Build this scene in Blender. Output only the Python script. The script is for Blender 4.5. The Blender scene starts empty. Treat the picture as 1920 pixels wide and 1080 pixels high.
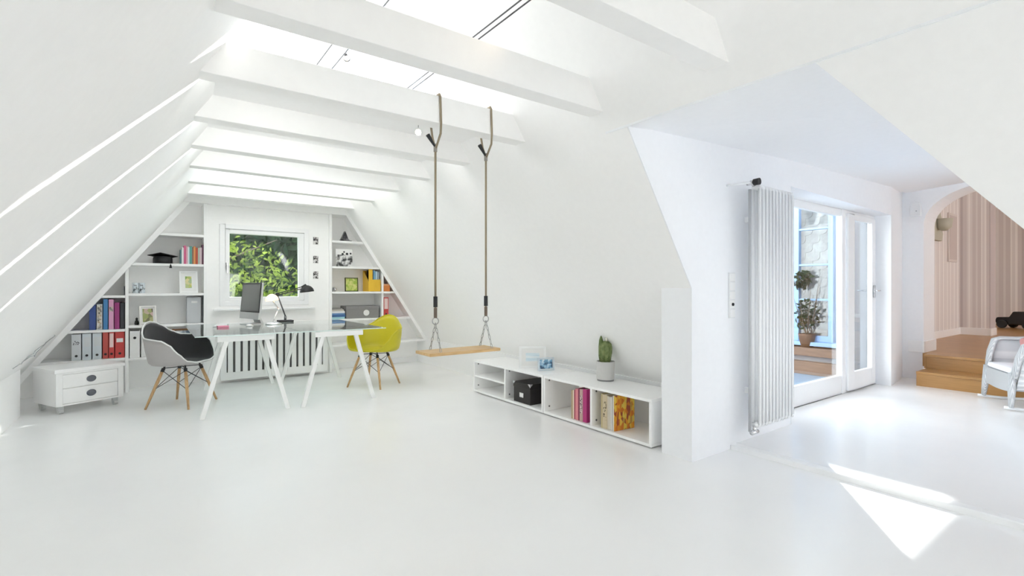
import bpy, bmesh, math, random
from mathutils import Vector, Matrix
R = math.radians
sc = bpy.context.scene
C = sc.collection
random.seed(7)

# ------------------------------------------------------------------ camera
cam_d = bpy.data.cameras.new('camera'); cam_d.sensor_width = 36.0; cam_d.lens = 930/1920*36.0
cam_d.clip_start = 0.05; cam_d.clip_end = 200
cam = bpy.data.objects.new('camera', cam_d); C.objects.link(cam)
cam.location = (0, 0, 1.15); cam.rotation_euler = (R(90), 0, R(-36))
sc.camera = cam
# ------------------------------------------------------------------ view
vs = sc.view_settings
vs.view_transform = 'Standard'; vs.look = 'None'; vs.gamma = 1.0; vs.use_curve_mapping = False
vs.exposure = 1.23
try:
    sc.cycles.diffuse_bounces = 16; sc.cycles.max_bounces = 20; sc.cycles.transparent_max_bounces = 16
    sc.cycles.sample_clamp_indirect = 6.0
    sc.cycles.caustics_reflective = False; sc.cycles.caustics_refractive = False
except Exception:
    pass
# ------------------------------------------------------------------ sky
W = bpy.data.worlds.new('sky'); sc.world = W; W.use_nodes = True
nt = W.node_tree; nt.nodes.clear()
wo = nt.nodes.new('ShaderNodeOutputWorld'); bg = nt.nodes.new('ShaderNodeBackground')
tc = nt.nodes.new('ShaderNodeTexCoord'); sx = nt.nodes.new('ShaderNodeSeparateXYZ')
ma = nt.nodes.new('ShaderNodeMath'); ma.operation = 'ADD'
mr = nt.nodes.new('ShaderNodeMapRange'); mr.inputs[1].default_value = -0.9; mr.inputs[2].default_value = 1.3
mx = nt.nodes.new('ShaderNodeMix'); mx.data_type = 'RGBA'
mx.inputs[6].default_value = (1.0, 0.955, 0.93, 1); mx.inputs[7].default_value = (0.76, 0.88, 1.0, 1)
nt.links.new(tc.outputs['Generated'], sx.inputs[0])
nt.links.new(sx.outputs[0], ma.inputs[0]); nt.links.new(sx.outputs[1], ma.inputs[1])
nt.links.new(ma.outputs[0], mr.inputs[0]); nt.links.new(mr.outputs[0], mx.inputs[0])
nt.links.new(mx.outputs[2], bg.inputs[0]); nt.links.new(bg.outputs[0], wo.inputs[0])
bg.inputs[1].default_value = 2.6
# ------------------------------------------------------------------ sun
sd = bpy.data.lights.new('sun', 'SUN'); sd.energy = 7.0; sd.angle = R(0.6); sd.color = (1.0, 0.98, 0.94)
so = bpy.data.objects.new('sun', sd); C.objects.link(so)
so.rotation_euler = Vector((-0.8, -0.6, -0.517)).to_track_quat('-Z', 'Y').to_euler()
so.location = (20, 15, 18)

def portal(name, loc, direction, sx_, sy_, up='Y'):
    d = bpy.data.lights.new(name, 'AREA'); d.shape = 'RECTANGLE'; d.size = sx_; d.size_y = sy_
    try: d.cycles.is_portal = True
    except Exception: return
    o = bpy.data.objects.new(name, d); C.objects.link(o); o.location = loc
    o.rotation_euler = Vector(direction).to_track_quat('-Z', up).to_euler()

# ------------------------------------------------------------------ materials
MATS = {}
def mat(name, col, rough=0.5, metal=0.0, emit=0.0, bump=0.0, bscale=40, spec=None, coat=0.0, sheen=0.0):
    if name in MATS: return MATS[name]
    m = bpy.data.materials.new(name); m.use_nodes = True; t = m.node_tree
    b = t.nodes['Principled BSDF']
    b.inputs['Base Color'].default_value = (*col, 1); b.inputs['Roughness'].default_value = rough
    b.inputs['Metallic'].default_value = metal
    if spec is not None: b.inputs['Specular IOR Level'].default_value = spec
    if coat: b.inputs['Coat Weight'].default_value = coat
    if sheen: b.inputs['Sheen Weight'].default_value = sheen
    if emit:
        b.inputs['Emission Color'].default_value = (*col, 1); b.inputs['Emission Strength'].default_value = emit
    n = t.nodes.new('ShaderNodeTexNoise'); n.inputs['Scale'].default_value = bscale; n.inputs['Detail'].default_value = 3
    tcn = t.nodes.new('ShaderNodeTexCoord'); t.links.new(tcn.outputs['Object'], n.inputs['Vector'])
    # small tonal variation of the colour itself
    r = t.nodes.new('ShaderNodeMapRange'); r.inputs[3].default_value = 0.98; r.inputs[4].default_value = 1.02
    t.links.new(n.outputs['Fac'], r.inputs[0])
    mm = t.nodes.new('ShaderNodeVectorMath'); mm.operation = 'SCALE'; mm.inputs[0].default_value = col
    t.links.new(r.outputs[0], mm.inputs['Scale']); t.links.new(mm.outputs[0], b.inputs['Base Color'])
    if bump:
        bp = t.nodes.new('ShaderNodeBump'); bp.inputs['Strength'].default_value = bump; bp.inputs['Distance'].default_value = 0.01
        t.links.new(n.outputs['Fac'], bp.inputs['Height']); t.links.new(bp.outputs[0], b.inputs['Normal'])
    MATS[name] = m; return m

def ramp_mat(name, tex, scale, stops, rough=0.6, stretch=(1, 1, 1), detail=4, coords='Object', bump=0, distort=0):
    """procedural multi-colour material: tex in noise / voronoi / wave, colours through a ramp"""
    if name in MATS: return MATS[name]
    m = bpy.data.materials.new(name); m.use_nodes = True; t = m.node_tree
    b = t.nodes['Principled BSDF']; b.inputs['Roughness'].default_value = rough
    tcn = t.nodes.new('ShaderNodeTexCoord'); mp = t.nodes.new('ShaderNodeMapping'); mp.inputs['Scale'].default_value = stretch
    t.links.new(tcn.outputs[coords], mp.inputs[0])
    if tex == 'noise':
        n = t.nodes.new('ShaderNodeTexNoise'); n.inputs['Detail'].default_value = detail; out = n.outputs['Fac']
        n.inputs['Distortion'].default_value = distort
    elif tex == 'voronoi':
        n = t.nodes.new('ShaderNodeTexVoronoi'); s_ = t.nodes.new('ShaderNodeSeparateColor')
        t.links.new(n.outputs['Color'], s_.inputs[0]); out = s_.outputs[0]
    else:
        n = t.nodes.new('ShaderNodeTexWave'); n.inputs['Distortion'].default_value = distort; n.inputs['Detail'].default_value = detail; out = n.outputs['Fac']
    n.inputs['Scale'].default_value = scale
    t.links.new(mp.outputs[0], n.inputs['Vector'])
    r = t.nodes.new('ShaderNodeValToRGB'); e = r.color_ramp.elements
    while len(e) < len(stops): e.new(0.5)
    for k, (p, c) in enumerate(stops): e[k].position = p; e[k].color = (*c, 1)
    t.links.new(out, r.inputs[0]); t.links.new(r.outputs[0], b.inputs['Base Color'])
    if bump:
        bp = t.nodes.new('ShaderNodeBump'); bp.inputs['Strength'].default_value = bump; bp.inputs['Distance'].default_value = 0.01
        t.links.new(out, bp.inputs['Height']); t.links.new(bp.outputs[0], b.inputs['Normal'])
    MATS[name] = m; return m

def glass_mat(name, tint=(0.97, 0.99, 0.99), ior=1.5, power=5.0):
    if name in MATS: return MATS[name]
    m = bpy.data.materials.new(name); m.use_nodes = True; t = m.node_tree; t.nodes.clear()
    o = t.nodes.new('ShaderNodeOutputMaterial'); a = t.nodes.new('ShaderNodeBsdfTransparent'); g = t.nodes.new('ShaderNodeBsdfGlossy')
    x = t.nodes.new('ShaderNodeMixShader'); ge = t.nodes.new('ShaderNodeNewGeometry')
    dt = t.nodes.new('ShaderNodeVectorMath'); dt.operation = 'DOT_PRODUCT'
    t.links.new(ge.outputs['Normal'], dt.inputs[0]); t.links.new(ge.outputs['Incoming'], dt.inputs[1])
    def mth(op, a_, b_=None):
        q = t.nodes.new('ShaderNodeMath'); q.operation = op
        for i_, v_ in enumerate((a_, b_)):
            if v_ is None: continue
            if isinstance(v_, (int, float)): q.inputs[i_].default_value = v_
            else: t.links.new(v_, q.inputs[i_])
        return q.outputs[0]
    f0 = ((ior-1)/(ior+1))**2
    fr_ = mth('ADD', mth('MULTIPLY', mth('POWER', mth('SUBTRACT', 1.0, mth('ABSOLUTE', dt.outputs['Value'])), power), 1-f0), f0)
    a.inputs[0].default_value = (*tint, 1); g.inputs['Roughness'].default_value = 0.03; g.inputs['Color'].default_value = (1, 1, 1, 1)
    t.links.new(fr_, x.inputs[0]); t.links.new(a.outputs[0], x.inputs[1]); t.links.new(g.outputs[0], x.inputs[2])
    t.links.new(x.outputs[0], o.inputs[0]); MATS[name] = m; return m

PAINT = mat('white wall paint', (0.925, 0.922, 0.915), 0.75, bump=0.04, bscale=25)
PAINTC = mat('sky tinted annex paint', (0.89, 0.902, 0.925), 0.75, bump=0.04, bscale=25)  # bluish cast of the terrace sky put into the paint colour
BEAM = mat('white painted timber', (0.92, 0.915, 0.905), 0.6, bump=0.06, bscale=18)
LACQ = mat('white lacquer', (0.91, 0.91, 0.905), 0.35)
SHELF = mat('white shelf paint', (0.90, 0.90, 0.895), 0.45)
FRAME = mat('white window frame', (0.88, 0.885, 0.89), 0.35)
STEEL = mat('white powder coat', (0.86, 0.86, 0.85), 0.35)
CHROME = mat('chrome', (0.75, 0.75, 0.76), 0.12, 1.0)
DARKMETAL = mat('dark metal', (0.06, 0.06, 0.065), 0.4, 0.6)
BLACK = mat('matt black', (0.018, 0.018, 0.02), 0.6)
GLASS = glass_mat('clear glass')
DESKGLASS = glass_mat('desk glass', (0.88, 0.93, 0.92), 1.75, 4.0)
OAK = ramp_mat('pale wood', 'noise', 6, [(0.3, (0.46, 0.27, 0.12)), (0.7, (0.66, 0.43, 0.22))], 0.45, (14, 14, 1.2))

def floor_material():
    m = bpy.data.materials.new('white floor coating'); m.use_nodes = True; t = m.node_tree
    b = t.nodes['Principled BSDF']; b.inputs['Base Color'].default_value = (0.84, 0.845, 0.845, 1)
    n = t.nodes.new('ShaderNodeTexNoise'); n.inputs['Scale'].default_value = 1.6; n.inputs['Detail'].default_value = 5
    tcn = t.nodes.new('ShaderNodeTexCoord'); t.links.new(tcn.outputs['Object'], n.inputs['Vector'])
    r = t.nodes.new('ShaderNodeMapRange'); r.inputs[3].default_value = 0.16; r.inputs[4].default_value = 0.30
    t.links.new(n.outputs['Fac'], r.inputs[0]); t.links.new(r.outputs[0], b.inputs['Roughness'])
    r2 = t.nodes.new('ShaderNodeValToRGB'); r2.color_ramp.elements[0].color = (0.87, 0.875, 0.88, 1); r2.color_ramp.elements[1].color = (0.91, 0.91, 0.905, 1)
    t.links.new(n.outputs['Fac'], r2.inputs[0]); t.links.new(r2.outputs[0], b.inputs['Base Color'])
    n2 = t.nodes.new('ShaderNodeTexNoise'); n2.inputs['Scale'].default_value = 5
    t.links.new(tcn.outputs['Object'], n2.inputs['Vector'])
    bp = t.nodes.new('ShaderNodeBump'); bp.inputs['Strength'].default_value = 0.06; bp.inputs['Distance'].default_value = 0.01
    t.links.new(n2.outputs['Fac'], bp.inputs['Height']); t.links.new(bp.outputs[0], b.inputs['Normal'])
    return m
FLOOR = floor_material()

def planks(name, c1, c2, c3, along='x', w=0.12, L=1.4, rough=0.3):
    m = bpy.data.materials.new(name); m.use_nodes = True; t = m.node_tree
    b = t.nodes['Principled BSDF']; b.inputs['Roughness'].default_value = rough
    tcn = t.nodes.new('ShaderNodeTexCoord'); mp = t.nodes.new('ShaderNodeMapping')
    if along == 'y': mp.inputs['Rotation'].default_value = (0, 0, R(90))
    br = t.nodes.new('ShaderNodeTexBrick'); br.inputs['Scale'].default_value = 1.0
    br.inputs['Brick Width'].default_value = L; br.inputs['Row Height'].default_value = w
    br.inputs['Mortar Size'].default_value = 0.0015; br.inputs['Color1'].default_value = (*c1, 1); br.inputs['Color2'].default_value = (*c2, 1)
    br.inputs['Mortar'].default_value = (*[v*0.5 for v in c1], 1); br.offset = 0.37
    n = t.nodes.new('ShaderNodeTexNoise'); n.inputs['Scale'].default_value = 5; n.inputs['Detail'].default_value = 6
    mp2 = t.nodes.new('ShaderNodeMapping'); mp2.inputs['Scale'].default_value = (1, 12, 12) if along == 'x' else (12, 1, 12)
    t.links.new(tcn.outputs['Object'], mp.inputs[0]); t.links.new(mp.outputs[0], br.inputs['Vector'])
    t.links.new(tcn.outputs['Object'], mp2.inputs[0]); t.links.new(mp2.outputs[0], n.inputs['Vector'])
    x = t.nodes.new('ShaderNodeMix'); x.data_type = 'RGBA'; x.blend_type = 'MIX'
    r = t.nodes.new('ShaderNodeMapRange'); r.inputs[1].default_value = 0.35; r.inputs[2].default_value = 0.75; r.inputs[4].default_value = 0.6
    t.links.new(n.outputs['Fac'], r.inputs[0]); t.links.new(r.outputs[0], x.inputs[0])
    t.links.new(br.outputs['Color'], x.inputs[6]); x.inputs[7].default_value = (*c3, 1)
    t.links.new(x.outputs[2], b.inputs['Base Color'])
    return m
OAKFLOOR = planks('oak boards', (0.42, 0.225, 0.075), (0.50, 0.28, 0.10), (0.33, 0.165, 0.05), 'y')

# ------------------------------------------------------------------ mesh helpers
class MB:
    def __init__(s): s.v = []; s.f = []; s.M = None
    def add(s, vs, fs):
        o = len(s.v)
        for p in vs:
            p = Vector(p)
            s.v.append(tuple(s.M @ p) if s.M is not None else tuple(p))
        s.f += [tuple(o+i for i in f) for f in fs]; return s
    def box(s, x0, x1, y0, y1, z0, z1, M=None):
        vs = [Vector((x, y, z)) for x in (x0, x1) for y in (y0, y1) for z in (z0, z1)]
        if M is not None: vs = [M @ p for p in vs]
        return s.add(vs, [(0, 1, 3, 2), (4, 6, 7, 5), (0, 4, 5, 1), (2, 3, 7, 6), (0, 2, 6, 4), (1, 5, 7, 3)])
    def prism(s, poly, axis, a0, a1):
        """poly of 2d points in the plane across axis ('y': (x,z), 'x': (y,z), 'z': (x,y))"""
        def P(p, a): return {'y': (p[0], a, p[1]), 'x': (a, p[0], p[1]), 'z': (p[0], p[1], a)}[axis]
        n = len(poly)
        vs = [P(p, a0) for p in poly] + [P(p, a1) for p in poly]
        return s.add(vs, [tuple(range(n)), tuple(range(2*n-1, n-1, -1))] + [(i, (i+1) % n, n+(i+1) % n, n+i) for i in range(n)])
    def ring(s, p0, p1, r0, r1, n=12, cap=True):
        p0, p1 = Vector(p0), Vector(p1); d = (p1-p0).normalized()
        a = d.orthogonal().normalized(); b = d.cross(a)
        vs = [p+r*(math.cos(2*math.pi*k/n)*a+math.sin(2*math.pi*k/n)*b) for p, r in ((p0, r0), (p1, r1)) for k in range(n)]
        fs = [(k, (k+1) % n, n+(k+1) % n, n+k) for k in range(n)]
        if cap: fs += [tuple(range(n-1, -1, -1)), tuple(range(n, 2*n))]
        return s.add(vs, fs)
    def tube(s, path, r, n=8, closed=False):
        path = [Vector(p) for p in path]; m = len(path); rings = []
        prev = None
        for i, p in enumerate(path):
            if closed: d = (path[(i+1) % m]-path[i-1]).normalized()
            else: d = (path[min(i+1, m-1)]-path[max(i-1, 0)]).normalized()
            a = (prev - prev.dot(d)*d).normalized() if prev is not None and (prev - prev.dot(d)*d).length > 1e-4 else d.orthogonal().normalized()
            prev = a; b = d.cross(a); rr = r[i] if isinstance(r, (list, tuple)) else r
            rings.append([p+rr*(math.cos(2*math.pi*k/n)*a+math.sin(2*math.pi*k/n)*b) for k in range(n)])
        vs = [q for ring in rings for q in ring]
        fs = [(i*n+k, i*n+(k+1) % n, ((i+1) % m)*n+(k+1) % n, ((i+1) % m)*n+k) for i in range(m if closed else m-1) for k in range(n)]
        if not closed: fs += [tuple(range(n-1, -1, -1)), tuple(range((m-1)*n, m*n))]
        return s.add(vs, fs)
    def lathe(s, prof, c=(0, 0, 0), n=24, M=None):
        vs = []
        for r, z in prof:
            for k in range(n):
                p = Vector((r*math.cos(2*math.pi*k/n), r*math.sin(2*math.pi*k/n), z))
                if M is not None: p = M @ p
                vs.append(p+Vector(c))
        fs = [(i*n+k, i*n+(k+1) % n, (i+1)*n+(k+1) % n, (i+1)*n+k) for i in range(len(prof)-1) for k in range(n)]
        if prof[0][0] > 1e-5: fs.append(tuple(range(n-1, -1, -1)))
        if prof[-1][0] > 1e-5: fs.append(tuple(range((len(prof)-1)*n, len(prof)*n)))
        return s.add(vs, fs)
    def grid(s, pts):
        nu, nv = len(pts), len(pts[0])
        return s.add([p for row in pts for p in row], [(i*nv+j, i*nv+j+1, (i+1)*nv+j+1, (i+1)*nv+j) for i in range(nu-1) for j in range(nv-1)])
    def build(s, name, m, parent=None, smooth=False, bevel=0.0, kind=None, label=None, solid=0.0, sub=0, recalc=True):
        me = bpy.data.meshes.new(name); me.from_pydata(s.v, [], s.f)
        bm = bmesh.new(); bm.from_mesh(me)
        bmesh.ops.remove_doubles(bm, verts=bm.verts, dist=1e-6)
        if recalc: bmesh.ops.recalc_face_normals(bm, faces=bm.faces)
        bm.to_mesh(me); bm.free()
        me.materials.append(m)
        o = bpy.data.objects.new(name, me); C.objects.link(o)
        if parent: o.parent = parent
        if smooth:
            for p in me.polygons: p.use_smooth = True
        if solid:
            md = o.modifiers.new('solid', 'SOLIDIFY'); md.thickness = solid; md.offset = 0
        if sub:
            md = o.modifiers.new('sub', 'SUBSURF'); md.levels = sub; md.render_levels = sub
        if bevel:
            md = o.modifiers.new('bevel', 'BEVEL'); md.width = bevel; md.segments = 2; md.limit_method = 'ANGLE'; md.angle_limit = R(40)
        if kind: o['kind'] = kind
        if label: o['label'] = label
        return o

def thing(name, label, cat, loc=(0, 0, 0), rz=0.0, group=None, kind=None, rot=None):
    o = bpy.data.objects.new(name, None); C.objects.link(o); o.empty_display_size = 0.1
    o.location = loc; o.rotation_euler = rot if rot else (0, 0, rz)
    if kind: o['kind'] = kind
    else: o['label'] = label; o['category'] = cat
    if group: o['group'] = group
    return o
def tag(o, label, cat, group=None, kind=None):
    o['label'] = label; o['category'] = cat
    if group: o['group'] = group
    if kind: o['kind'] = kind
    return o
def dup(root, loc, label, rz=0.0, group=None):
    r = root.copy(); C.objects.link(r); r.location = loc; r.rotation_euler = (0, 0, rz); r['label'] = label
    if group: r['group'] = group
    for ch in list(root.children):
        c = ch.copy(); C.objects.link(c); c.parent = r
        for g in list(ch.children):
            d = g.copy(); C.objects.link(d); d.parent = c
    return r
def S(name, mb, m, **k): return mb.build(name, m, kind='structure', **k)

# ================================================================== THE ROOM
GY = 6.9            # front plane of the gable shelving
def rx(z): return 2.221+(2.15-z)/1.511            # right roof slope, inner face
def lx(z, y):                                      # left roof slope, inner face (opens slightly towards the camera)
    k = min(max((y-3.0)/3.9, 0), 1); rz_ = 3.735+(3.543-3.735)*k; rxx = 1.172+(1.300-1.172)*k
    b = (-0.955, 0.42); t = (z-b[1])/(rz_-b[1]); return b[0]+(rxx-b[0])*t
def ridge(y):
    k = min(max((y-3.0)/3.9, 0), 1); return 3.735+(3.543-3.735)*k

# floors
S('floor', MB().box(-1.6, 3.36, -3.6, 7.3, -0.12, 0.0).box(3.36, 3.9, 1.98, 7.3, -0.12, 0.0), FLOOR)
S('floor', MB().box(3.405, 8.1, -1.9, 2.3, -0.12, 0.03), FLOOR)
S('trim_1', MB().box(3.34, 3.41, -1.9, 1.949, -0.05, 0.034), FRAME, bevel=0.006)
S('floor', MB().box(7.6, 8.09, -2.0, 1.949, 0.2, 0.36).box(8.09, 15.6, -3.0, 3.6, 0.2, 0.36), OAKFLOOR)

# right slope in panels round the dormer opening and the roof windows
nR = Vector((1.511, 0, 1)).normalized()*0.14
def slopeR(mb, pts):       # pts (y,z)
    a = [Vector((rx(z), y, z)) for y, z in pts]; b = [p+nR for p in a]; n = len(a)
    mb.add(a+b, [tuple(range(n)), tuple(range(2*n-1, n-1, -1))]+[(i, (i+1) % n, n+(i+1) % n, n+i) for i in range(n)])
mb = MB()
slopeR(mb, [(1.96, 0.0), (7.3, 0.0), (7.3, 2.095), (1.96, 2.095)])
slopeR(mb, [(-3.6, 2.095), (7.3, 2.095), (7.3, 2.43), (-3.6, 2.43)])
SKY_R = [(3.62, 4.15), (4.22, 4.88), (4.95, 5.70)]
ys = [-3.6, 3.62, 4.15, 4.22, 4.88, 4.95, 5.70, 7.3]
for a, b in zip(ys[:-1], ys[1:]):
    if (a, b) in SKY_R: continue
    slopeR(mb, [(a, 2.43), (b, 2.43), (b, 3.42), (a, 3.42)])
slopeR(mb, [(-3.6, 3.42), (7.3, 3.42), (7.3, 3.8), (-3.6, 3.8)])
slopeR(mb, [(-3.6, 0.0), (-0.95, 0.0), (0.388, 1.377), (0.936, 2.095), (-3.6, 2.095)])
S('wall_right', mb, PAINT)
for k, (a, b) in enumerate(SKY_R):
    w = thing('window_%d' % (k+3), '', '', kind='structure')
    m_ = MB()
    for (y0, y1, z0, z1) in ((a, b, 2.43, 2.48), (a, b, 3.37, 3.42), (a, a+0.025, 2.43, 3.42), (b-0.025, b, 2.43, 3.42)):
        slopeR(m_, [(y0, z0), (y1, z0), (y1, z1), (y0, z1)])
    m_.build('window_frame', FRAME, w)
    g = MB(); q = nR*0.6
    g.add([Vector((rx(z), y, z))+q for y, z in ((a+.025, 2.48), (b-.025, 2.48), (b-.025, 3.37), (a+.025, 3.37))], [(0, 1, 2, 3)])
    g.build('pane', GLASS, w)
# left slope, with roof windows added above the collar beams to bring in skylight
mb = MB()
zrow = [0.0, 0.22, 0.42, 1.0, 1.6, 2.20, 2.45, 3.38, 3.75]
ycol = [-3.6, -3.2, -2.3, -2.1, -1.2, -1.0, 0.2, 3.0, 3.45, 4.4, 4.55, 5.5, 5.65, 6.5, 6.9, 7.3]
HOLES = []
def leftpt(y, z, off):
    z = min(z, ridge(y)); return Vector((lx(z, y), y, z))+off*Vector((-0.842, 0, 0.539))
for i in range(len(ycol)-1):
    for j in range(len(zrow)-1):
        y0, y1, z0, z1 = ycol[i], ycol[i+1], zrow[j], zrow[j+1]
        hole = (j == 6 and (y0, y1) in ((3.45, 4.4), (4.55, 5.5), (5.65, 6.5)))
        if z1 <= 0.43 and y1 <= 5.9: continue
        if hole: HOLES.append((y0, y1, z0, z1)); continue
        a = [leftpt(y, z, 0) for y, z in ((y0, z0), (y1, z0), (y1, z1), (y0, z1))]
        b = [leftpt(y, z, 0.14) for y, z in ((y0, z0), (y1, z0), (y1, z1), (y0, z1))]
        mb.add(a+b, [(0, 1, 2, 3), (7, 6, 5, 4), (0, 4, 5, 1), (1, 5, 6, 2), (2, 6, 7, 3), (3, 7, 4, 0)])
mb.box(-1.10, -0.955, -3.6, 6.2, 0, 0.425)
S('wall_left', mb, PAINT)
for k, (y0, y1, z0, z1) in enumerate(HOLES):
    w = thing('window_%d' % (k+6), '', '', kind='structure'); m_ = MB()
    for (a0, a1, c0, c1) in ((y0, y1, z0, z0+.05), (y0, y1, z1-.05, z1), (y0, y0+.04, z0, z1), (y1-.04, y1, z0, z1)):
        a = [leftpt(y, z, 0.02) for y, z in ((a0, c0), (a1, c0), (a1, c1), (a0, c1))]
        b = [leftpt(y, z, 0.10) for y, z in ((a0, c0), (a1, c0), (a1, c1), (a0, c1))]
        m_.add(a+b, [(0, 1, 2, 3), (7, 6, 5, 4), (0, 4, 5, 1), (1, 5, 6, 2), (2, 6, 7, 3), (3, 7, 4, 0)])
    m_.build('window_frame', FRAME, w)
    g = MB(); g.add([leftpt(y, z, 0.07) for y, z in ((y0+.04, z0+.05), (y1-.04, z0+.05), (y1-.04, z1-.05), (y0+.04, z1-.05))], [(0, 1, 2, 3)])
    g.build('pane', GLASS, w)
    cc = leftpt((y0+y1)/2, (z0+z1)/2, 0.12)
    portal('roof_window_portal', cc, (0.842, 0, -0.539), y1-y0, (z1-z0)*1.19, 'X') if False else None
# knee wall behind the low shelving
mb = MB(); mb.box(3.40, 3.50, 2.2, 7.3, 0, 0.5); mb.box(3.40, 3.50, -3.6, -1.9, 0, 0.5)
S('wall_right', mb, PAINT)
S('baseboard_right', MB().box(3.385, 3.40, 2.27, 7.2, 0, 0.37), FRAME)

# gable wall: shelf niche back wall and the flush window wall between the pilasters
mb = MB()
mb.prism([(-1.6, 0), (0.53, 0), (0.53, 2.6), (0.3, 2.6), (-1.6, 0.2)], 'y', 7.2, 7.4)
mb.prism([(1.954, 0), (3.6, 0), (3.6, 0.3), (2.0, 2.6), (1.954, 2.6)], 'y', 7.2, 7.4)
mb.box(0.50, 0.68, 6.95, 7.4, 0, 2.2); mb.box(1.68, 1.984, 6.95, 7.4, 0, 2.2)
mb.box(0.68, 1.68, 6.95, 7.4, 0, 0.95); mb.box(0.68, 1.68, 6.95, 7.4, 1.92, 2.2)
mb.prism([(0.1, 2.19), (2.4, 2.19), (1.3, 4.0)], 'y', 7.2, 7.4)
S('wall_front', mb, PAINT)
w1 = thing('window_1', '', '', kind='structure')
mb = MB()
for b in ((0.665, 0.72, 6.93, 7.06, 0.93, 1.93), (1.64, 1.695, 6.93, 7.06, 0.93, 1.93), (0.72, 1.64, 6.93, 7.06, 0.93, 0.985), (0.72, 1.64, 6.93, 7.06, 1.875, 1.93)): mb.box(*b)
fr = mb.build('window_frame', FRAME, w1, bevel=0.006)
mb = MB()
for b in ((0.72, 0.765, 6.95, 7.02, 0.985, 1.875), (1.575, 1.64, 6.95, 7.02, 0.985, 1.875), (0.765, 1.575, 6.95, 7.02, 0.985, 1.04), (0.765, 1.575, 6.95, 7.02, 1.82, 1.875)): mb.box(*b)
mb.build('sash', FRAME, w1, bevel=0.008)
MB().box(0.765, 1.575, 6.985, 6.99, 1.04, 1.82).build('pane', GLASS, w1)
mb = MB().box(0.735, 0.755, 6.925, 6.95, 1.38, 1.46); mb.box(0.737, 0.753, 6.905, 6.925, 1.41, 1.425); mb.box(0.738, 0.752, 6.90, 6.915, 1.33, 1.43)
mb.build('handle', CHROME, w1, bevel=0.003)
MB().box(0.60, 1.76, 6.86, 6.96, 0.875, 0.895).build('window_sill', FRAME, w1, bevel=0.004)

# back gable (behind the camera) with a glazed opening added and sized for daylight
mb = MB()
mb.box(-1.6, 0.3, -3.75, -3.6, 0, 2.5); mb.box(2.3, 3.6, -3.75, -3.6, 0, 2.5)
mb.box(0.3, 2.3, -3.75, -3.6, 0, 0.1); mb.box(0.3, 2.3, -3.75, -3.6, 1.65, 2.4); mb.prism([(-1.4, 2.3), (3.4, 2.3), (1.2, 4.0)], 'y', -3.75, -3.6)
S('wall_back', mb, PAINT)
w2 = thing('window_12', '', '', kind='structure'); mb = MB()
for x in (0.3, 0.95, 1.6, 2.24): mb.box(x, x+0.06, -3.70, -3.64, 0.1, 1.65)
for z in (0.1, 1.59): mb.box(0.3, 2.3, -3.70, -3.64, z, z+0.06)
mb.build('window_frame', FRAME, w2)
MB().box(0.34, 2.26, -3.675, -3.67, 0.14, 1.61).build('pane', GLASS, w2)

# dormer cheek wall with the terrace door opening
mb = MB()
cheek = [(rx(2.095)+.002, 2.095), (rx(1.15), 1.15), (2.885, 0), (4.25, 0), (4.25, 2.6), (rx(2.095)+.002, 2.6)]
mb.prism(cheek, 'y', 1.95, 2.19)
mb.prism([(4.25, 1.95), (6.84, 2.04), (6.84, 2.31), (4.25, 2.31)], 'z', 1.985, 2.6); mb.box(4.25, 6.84, 2.19, 2.31, -0.1, 0.03)
mb.prism([(6.84, 2.04), (7.70, 2.17), (7.70, 2.42), (6.84, 2.42)], 'z', 0, 2.7)
S('wall_side', mb, PAINTC)
# dormer ceiling: rises gently away from the slope
mb = MB()
def zc(x): return 2.095+0.045*(x-2.26)
a = [(2.25, 2.12, 2.094), (7.75, 2.12, zc(7.75)), (7.75, -1.9, zc(7.75)+0.28), (2.25, -1.9, 2.094)]
mb.add(a+[(x, y, z+0.5) for x, y, z in a], [(0, 1, 2, 3), (7, 6, 5, 4), (0, 4, 5, 1), (1, 5, 6, 2), (2, 6, 7, 3), (3, 7, 4, 0)])
S('ceiling', mb, PAINTC)
# dormer wall opposite the terrace door, with an unseen window added for light
mb = MB(); mb.box(3.3, 4.9, -2.05, -1.9, 0, 2.9); mb.box(6.1, 7.7, -2.05, -1.9, 0, 2.9); mb.box(4.9, 6.1, -2.05, -1.9, 0, 0.8); mb.box(4.9, 6.1, -2.05, -1.9, 1.9, 2.9)
S('wall_side', mb, PAINTC)
w3 = thing('window_13', '', '', kind='structure'); mb = MB()
for x in (4.9, 5.47, 6.04): mb.box(x, x+0.06, -2.0, -1.94, 0.8, 1.9)
for z in (0.8, 1.84): mb.box(4.9, 6.1, -2.0, -1.94, z, z+0.06)
mb.build('window_frame', FRAME, w3)
MB().box(4.94, 6.06, -1.975, -1.97, 0.85, 1.86).build('pane', GLASS, w3)
# arch wall
mb = MB()
arc = [(1.95-0.62*(1-math.cos(t)), 1.93+0.42*math.sin(t)) for t in [math.pi/2*k/14 for k in range(15)]]
mb.prism([(1.95, 0.36), (2.42, 0.36), (2.42, 2.9), (1.33, 2.9)]+arc[::-1], 'x', 7.64, 8.08)
arc2 = [(-p[0]+1.95-0.75, p[1]) for p in arc]
mb.prism([(arc[-1][0], 2.35), (arc[-1][0], 2.9), (arc2[-1][0], 2.9), (arc2[-1][0], 2.35)], 'x', 7.64, 8.08)
mb.prism([(-0.75, 0.36), (-2.0, 0.36), (-2.0, 2.9), (arc2[-1][0], 2.9)]+arc2[::-1], 'x', 7.64, 8.08)
mb.box(7.64, 8.08, 1.95, 2.42, 0, 0.36); mb.box(7.64, 8.08, -2.0, -0.75, 0, 0.36)
S('wall_arch', mb, PAINTC)
mb = MB(); mb.box(7.60, 8.095, 1.935, 1.95, 0.36, 0.50); mb.box(7.625, 7.64, 1.935, 2.10, 0.36, 0.50)
S('baseboard_arch', mb, FRAME, bevel=0.003)
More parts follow.
